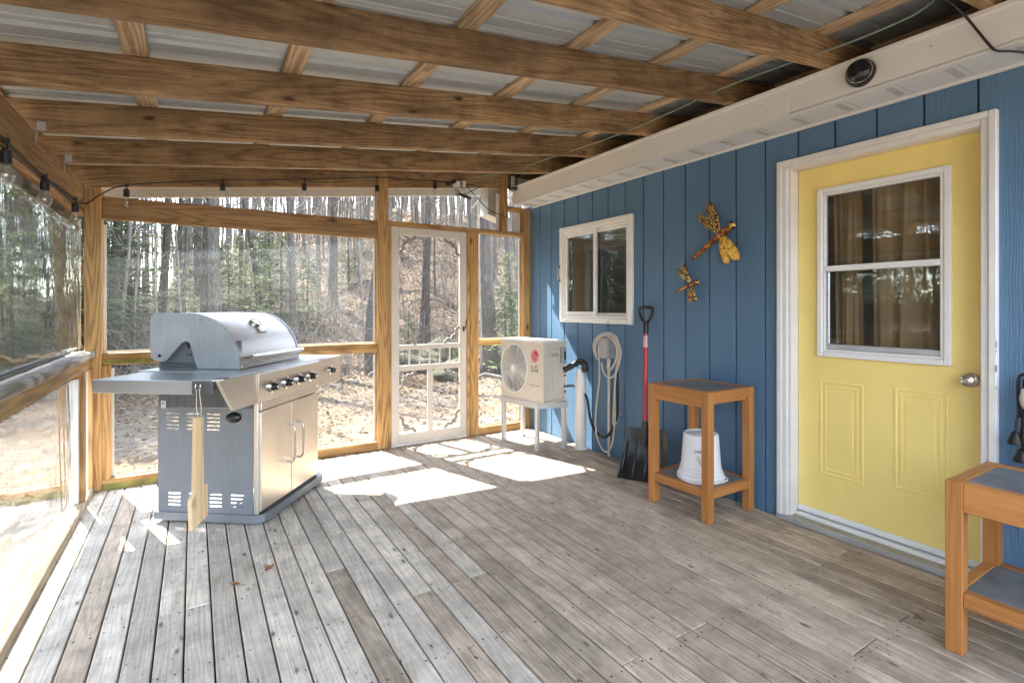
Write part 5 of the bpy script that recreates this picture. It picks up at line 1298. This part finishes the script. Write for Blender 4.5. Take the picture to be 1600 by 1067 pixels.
for (x, y, i, kd, s_) in ((-6.6, 9.5, 0, 'big', .9), (-8.4, 8.0, 0, 'big', 1.0), (-8.0, 12.0, 0, 'big', .85), (-5.2, 12.5, 2, 'con', 1.1), (-10.5, 10.5, 0, 'big', 1.1), (-6.0, 7.4, 0, 'con', .8), (-7.6, 6.2, 2, 'con', .9), (-4.6, 10.0, 0, 'con', .75), (-9.2, 14.5, 0, 'big', .8), (-12.5, 8.5, 0, 'big', 1.0), (-11.5, 13.5, 0, 'big', .9)):
    plant(kd, i, x, y, 'tall dark evergreen beyond the side wall' if kd == 'big' else 'smaller bushy evergreen beyond the side wall', 'evergreen', GW_, s_)
for (x, y, i, kd, s_) in ((-2.3, 12.6, 0, 'big', .62), (-3.3, 14.4, 0, 'big', .72), (-2.7, 17.5, 0, 'big', .8), (-4.4, 18.6, 0, 'big', .9), (-1.9, 15.4, 0, 'big', .6), (-3.0, 11.6, 0, 'con', .9), (-1.75, 11.9, 1, 'con', .9), (-2.5, 10.9, 1, 'con', .8), (-3.6, 16.4, 2, 'con', 1.0)):
    plant(kd, i, x, y, 'tall dark evergreen seen through the wavy side vinyl' if kd == 'big' else 'short bushy evergreen seen through the wavy side vinyl', 'evergreen', 'evergreens past the side wall corner', s_)
for (x, y, i) in ((-5.6, 8.6, 3), (-7.2, 10.6, 0), (-6.2, 11.5, 1), (-9.0, 10.0, 3), (-8.6, 13.2, 1), (-5.0, 14.0, 0), (-11, 12, 0)):
    plant('bare', i, x, y, 'bare dark trunk among the evergreens beyond the side wall', 'tree', 'bare trees beyond the side wall', 1.0, wide=1.2)
for (x, y, i, kd) in ((-14, -9, 0, 'big'), (-9, -14, 1, 'bare'), (-4, -16, 0, 'bare'), (2, -19, 0, 'big'), (6, -15, 2, 'bare'), (-18, -2, 0, 'big'), (-15, 3, 3, 'bare'), (-12, -4, 2, 'bare'), (-20, 6, 0, 'big'), (-13, 6, 1, 'bare'), (-8.5, 3.8, 2, 'con'), (-9.5, 1.2, 0, 'con'), (-7.2, 5.2, 1, 'con'), (-10.5, 4.6, 0, 'con')):  # unseen trees added to break up the sky reflected in the door glass
    plant(kd, i, x, y, {'big': 'unseen tall dark evergreen added in the yard beside and behind the porch', 'bare': 'unseen bare tree added in the yard beside and behind the porch', 'con': 'unseen bushy evergreen added in the yard beside and behind the porch'}[kd], 'evergreen' if kd != 'bare' else 'tree', {'big': 'added tall yard evergreens', 'bare': 'added bare yard trees', 'con': 'added bushy yard evergreens'}[kd], 1.0)
# far wood: one mass of thin stems
def far_wood():
    mb = MB()
    for k in range(3300):
        side = k >= 2300; rr = random.uniform(24, 60) if side else random.uniform(32, 95); a = R(random.uniform(-178, -48) if side else random.uniform(-48, 52)); x, y = rr*math.sin(a), rr*math.cos(a)  # side stems are added out of view to hide low sky from the glass
        if y < 22 and not side: continue
        z = float(hz(x, y)); h = random.uniform(8, 12); r0 = random.uniform(.035, .10); ln_ = random.gauss(0, .4)
        mb.tube([(x, y, z-.3), (x+ln_*.4, y, z+h*.5), (x+ln_, y+random.gauss(0, .3), z+h)], [r0, r0*.7, .015], 4, False)
        for j in range(7):
            t = random.uniform(.3, .95); b = Vector((x+ln_*t, y, z+h*t)); az = random.uniform(0, 6.28); L = random.uniform(.8, 2.4)*(1.2-t)
            q = b+Vector((math.cos(az)*L, math.sin(az)*L, L*random.uniform(.3, 1.0))); mb.tube([b, q], [.028, .006], 3, False)
            for m in range(2):
                b3 = b.lerp(q, random.uniform(.3, .9)); az += random.uniform(.6, 2); mb.tube([b3, b3+Vector((math.cos(az), math.sin(az), random.uniform(.2, 1)))*L*.5], [.014, .004], 3, False)
    tag(mb.build('far_wood', 'twig'), kind='stuff')
far_wood()
def undergrowth():
    mb = MB()
    for k in range(5200):
        rr = 10.8+24*random.random()**1.3; a = R(random.uniform(-45, 48)); x, y = rr*math.sin(a), rr*math.cos(a)
        if y < 10.6: continue
        z = float(hz(x, y)); h = random.uniform(.3, 1.7)*random.random()**.3; p = Vector((x, y, z-.05))
        for s_ in range(random.randint(1, 3)):
            d = Vector((random.gauss(0, .35), random.gauss(0, .35), 1)); q = p+d*h; mb.tube([p, p.lerp(q, .5)+Vector((random.gauss(0, .05), random.gauss(0, .05), 0)), q], [.007, .005, .002], 3, False)
            for j in range(3):
                b = p.lerp(q, random.uniform(.3, 1)); mb.tube([b, b+Vector((random.gauss(0, .3), random.gauss(0, .3), random.uniform(.05, .4)))*h*.6], [.004, .0015], 3, False)
    for k in range(60):                       # fallen branches
        rr = random.uniform(10, 22); a = R(random.uniform(-40, 46)); x, y = rr*math.sin(a), rr*math.cos(a); z = float(hz(x, y)); az = random.uniform(0, 6.28); L = random.uniform(.8, 3)
        mb.tube([(x, y, z+.05), (x+math.cos(az)*L*.5, y+math.sin(az)*L*.5, z+.22), (x+math.cos(az)*L, y+math.sin(az)*L, float(hz(x+math.cos(az)*L, y+math.sin(az)*L))+.1)], [.04, .03, .01], 5, False)
    tag(mb.build('undergrowth', 'twig'), kind='stuff')
undergrowth()
# mossy rocks on the bank
def rock(u, d, s_, label):
    x, y = ground_hit(u, d); z = float(hz(x, y)); t = np.random.default_rng(int(u)); bm = bmesh.new(); bmesh.ops.create_icosphere(bm, subdivisions=4, radius=1)
    ph = t.uniform(0, 6, 9)
    for v in bm.verts:
        c = v.co; k = 1+.16*math.sin(3*c.x+ph[0])*math.sin(2.6*c.y+ph[1])+.12*math.sin(5*c.z+ph[2]+2*c.x)+.06*math.sin(9*c.y+ph[3])*math.sin(8*c.x+ph[4])+.03*math.sin(17*c.z+13*c.x+ph[5])
        v.co = Vector((c.x*k*s_[0], c.y*k*s_[1], max(-.5, c.z*k)*s_[2]))
    me = bpy.data.meshes.new('rock'); bm.to_mesh(me); bm.free(); me.materials.append(M['rock']); me.polygons.foreach_set('use_smooth', [True]*len(me.polygons))
    o = bpy.data.objects.new('mossy_rock', me); C.objects.link(o); o.location = (x, y, z); tag(o, label, 'rock', 'mossy rocks on the bank')
for (u, d, s_, lab) in ((690, 13.2, (.9, .7, .6), 'largest mossy boulder behind the upper screen door'), (648, 12.0, (.6, .5, .35), 'mossy rock low in the upper screen door'), (712, 11.2, (.55, .4, .35), 'dark rock near the latch side of the screen door'), (790, 12.2, (.5, .5, .4), 'rock at the foot of the large trunk'), (610, 12.6, (.5, .4, .3), 'small rock left of the screen door'), (470, 12.8, (.6, .5, .35), 'mossy rock right of the grill')): rock(u, d, s_, lab)

for o in bpy.data.objects:
    if '_o' in o: del o['_o']
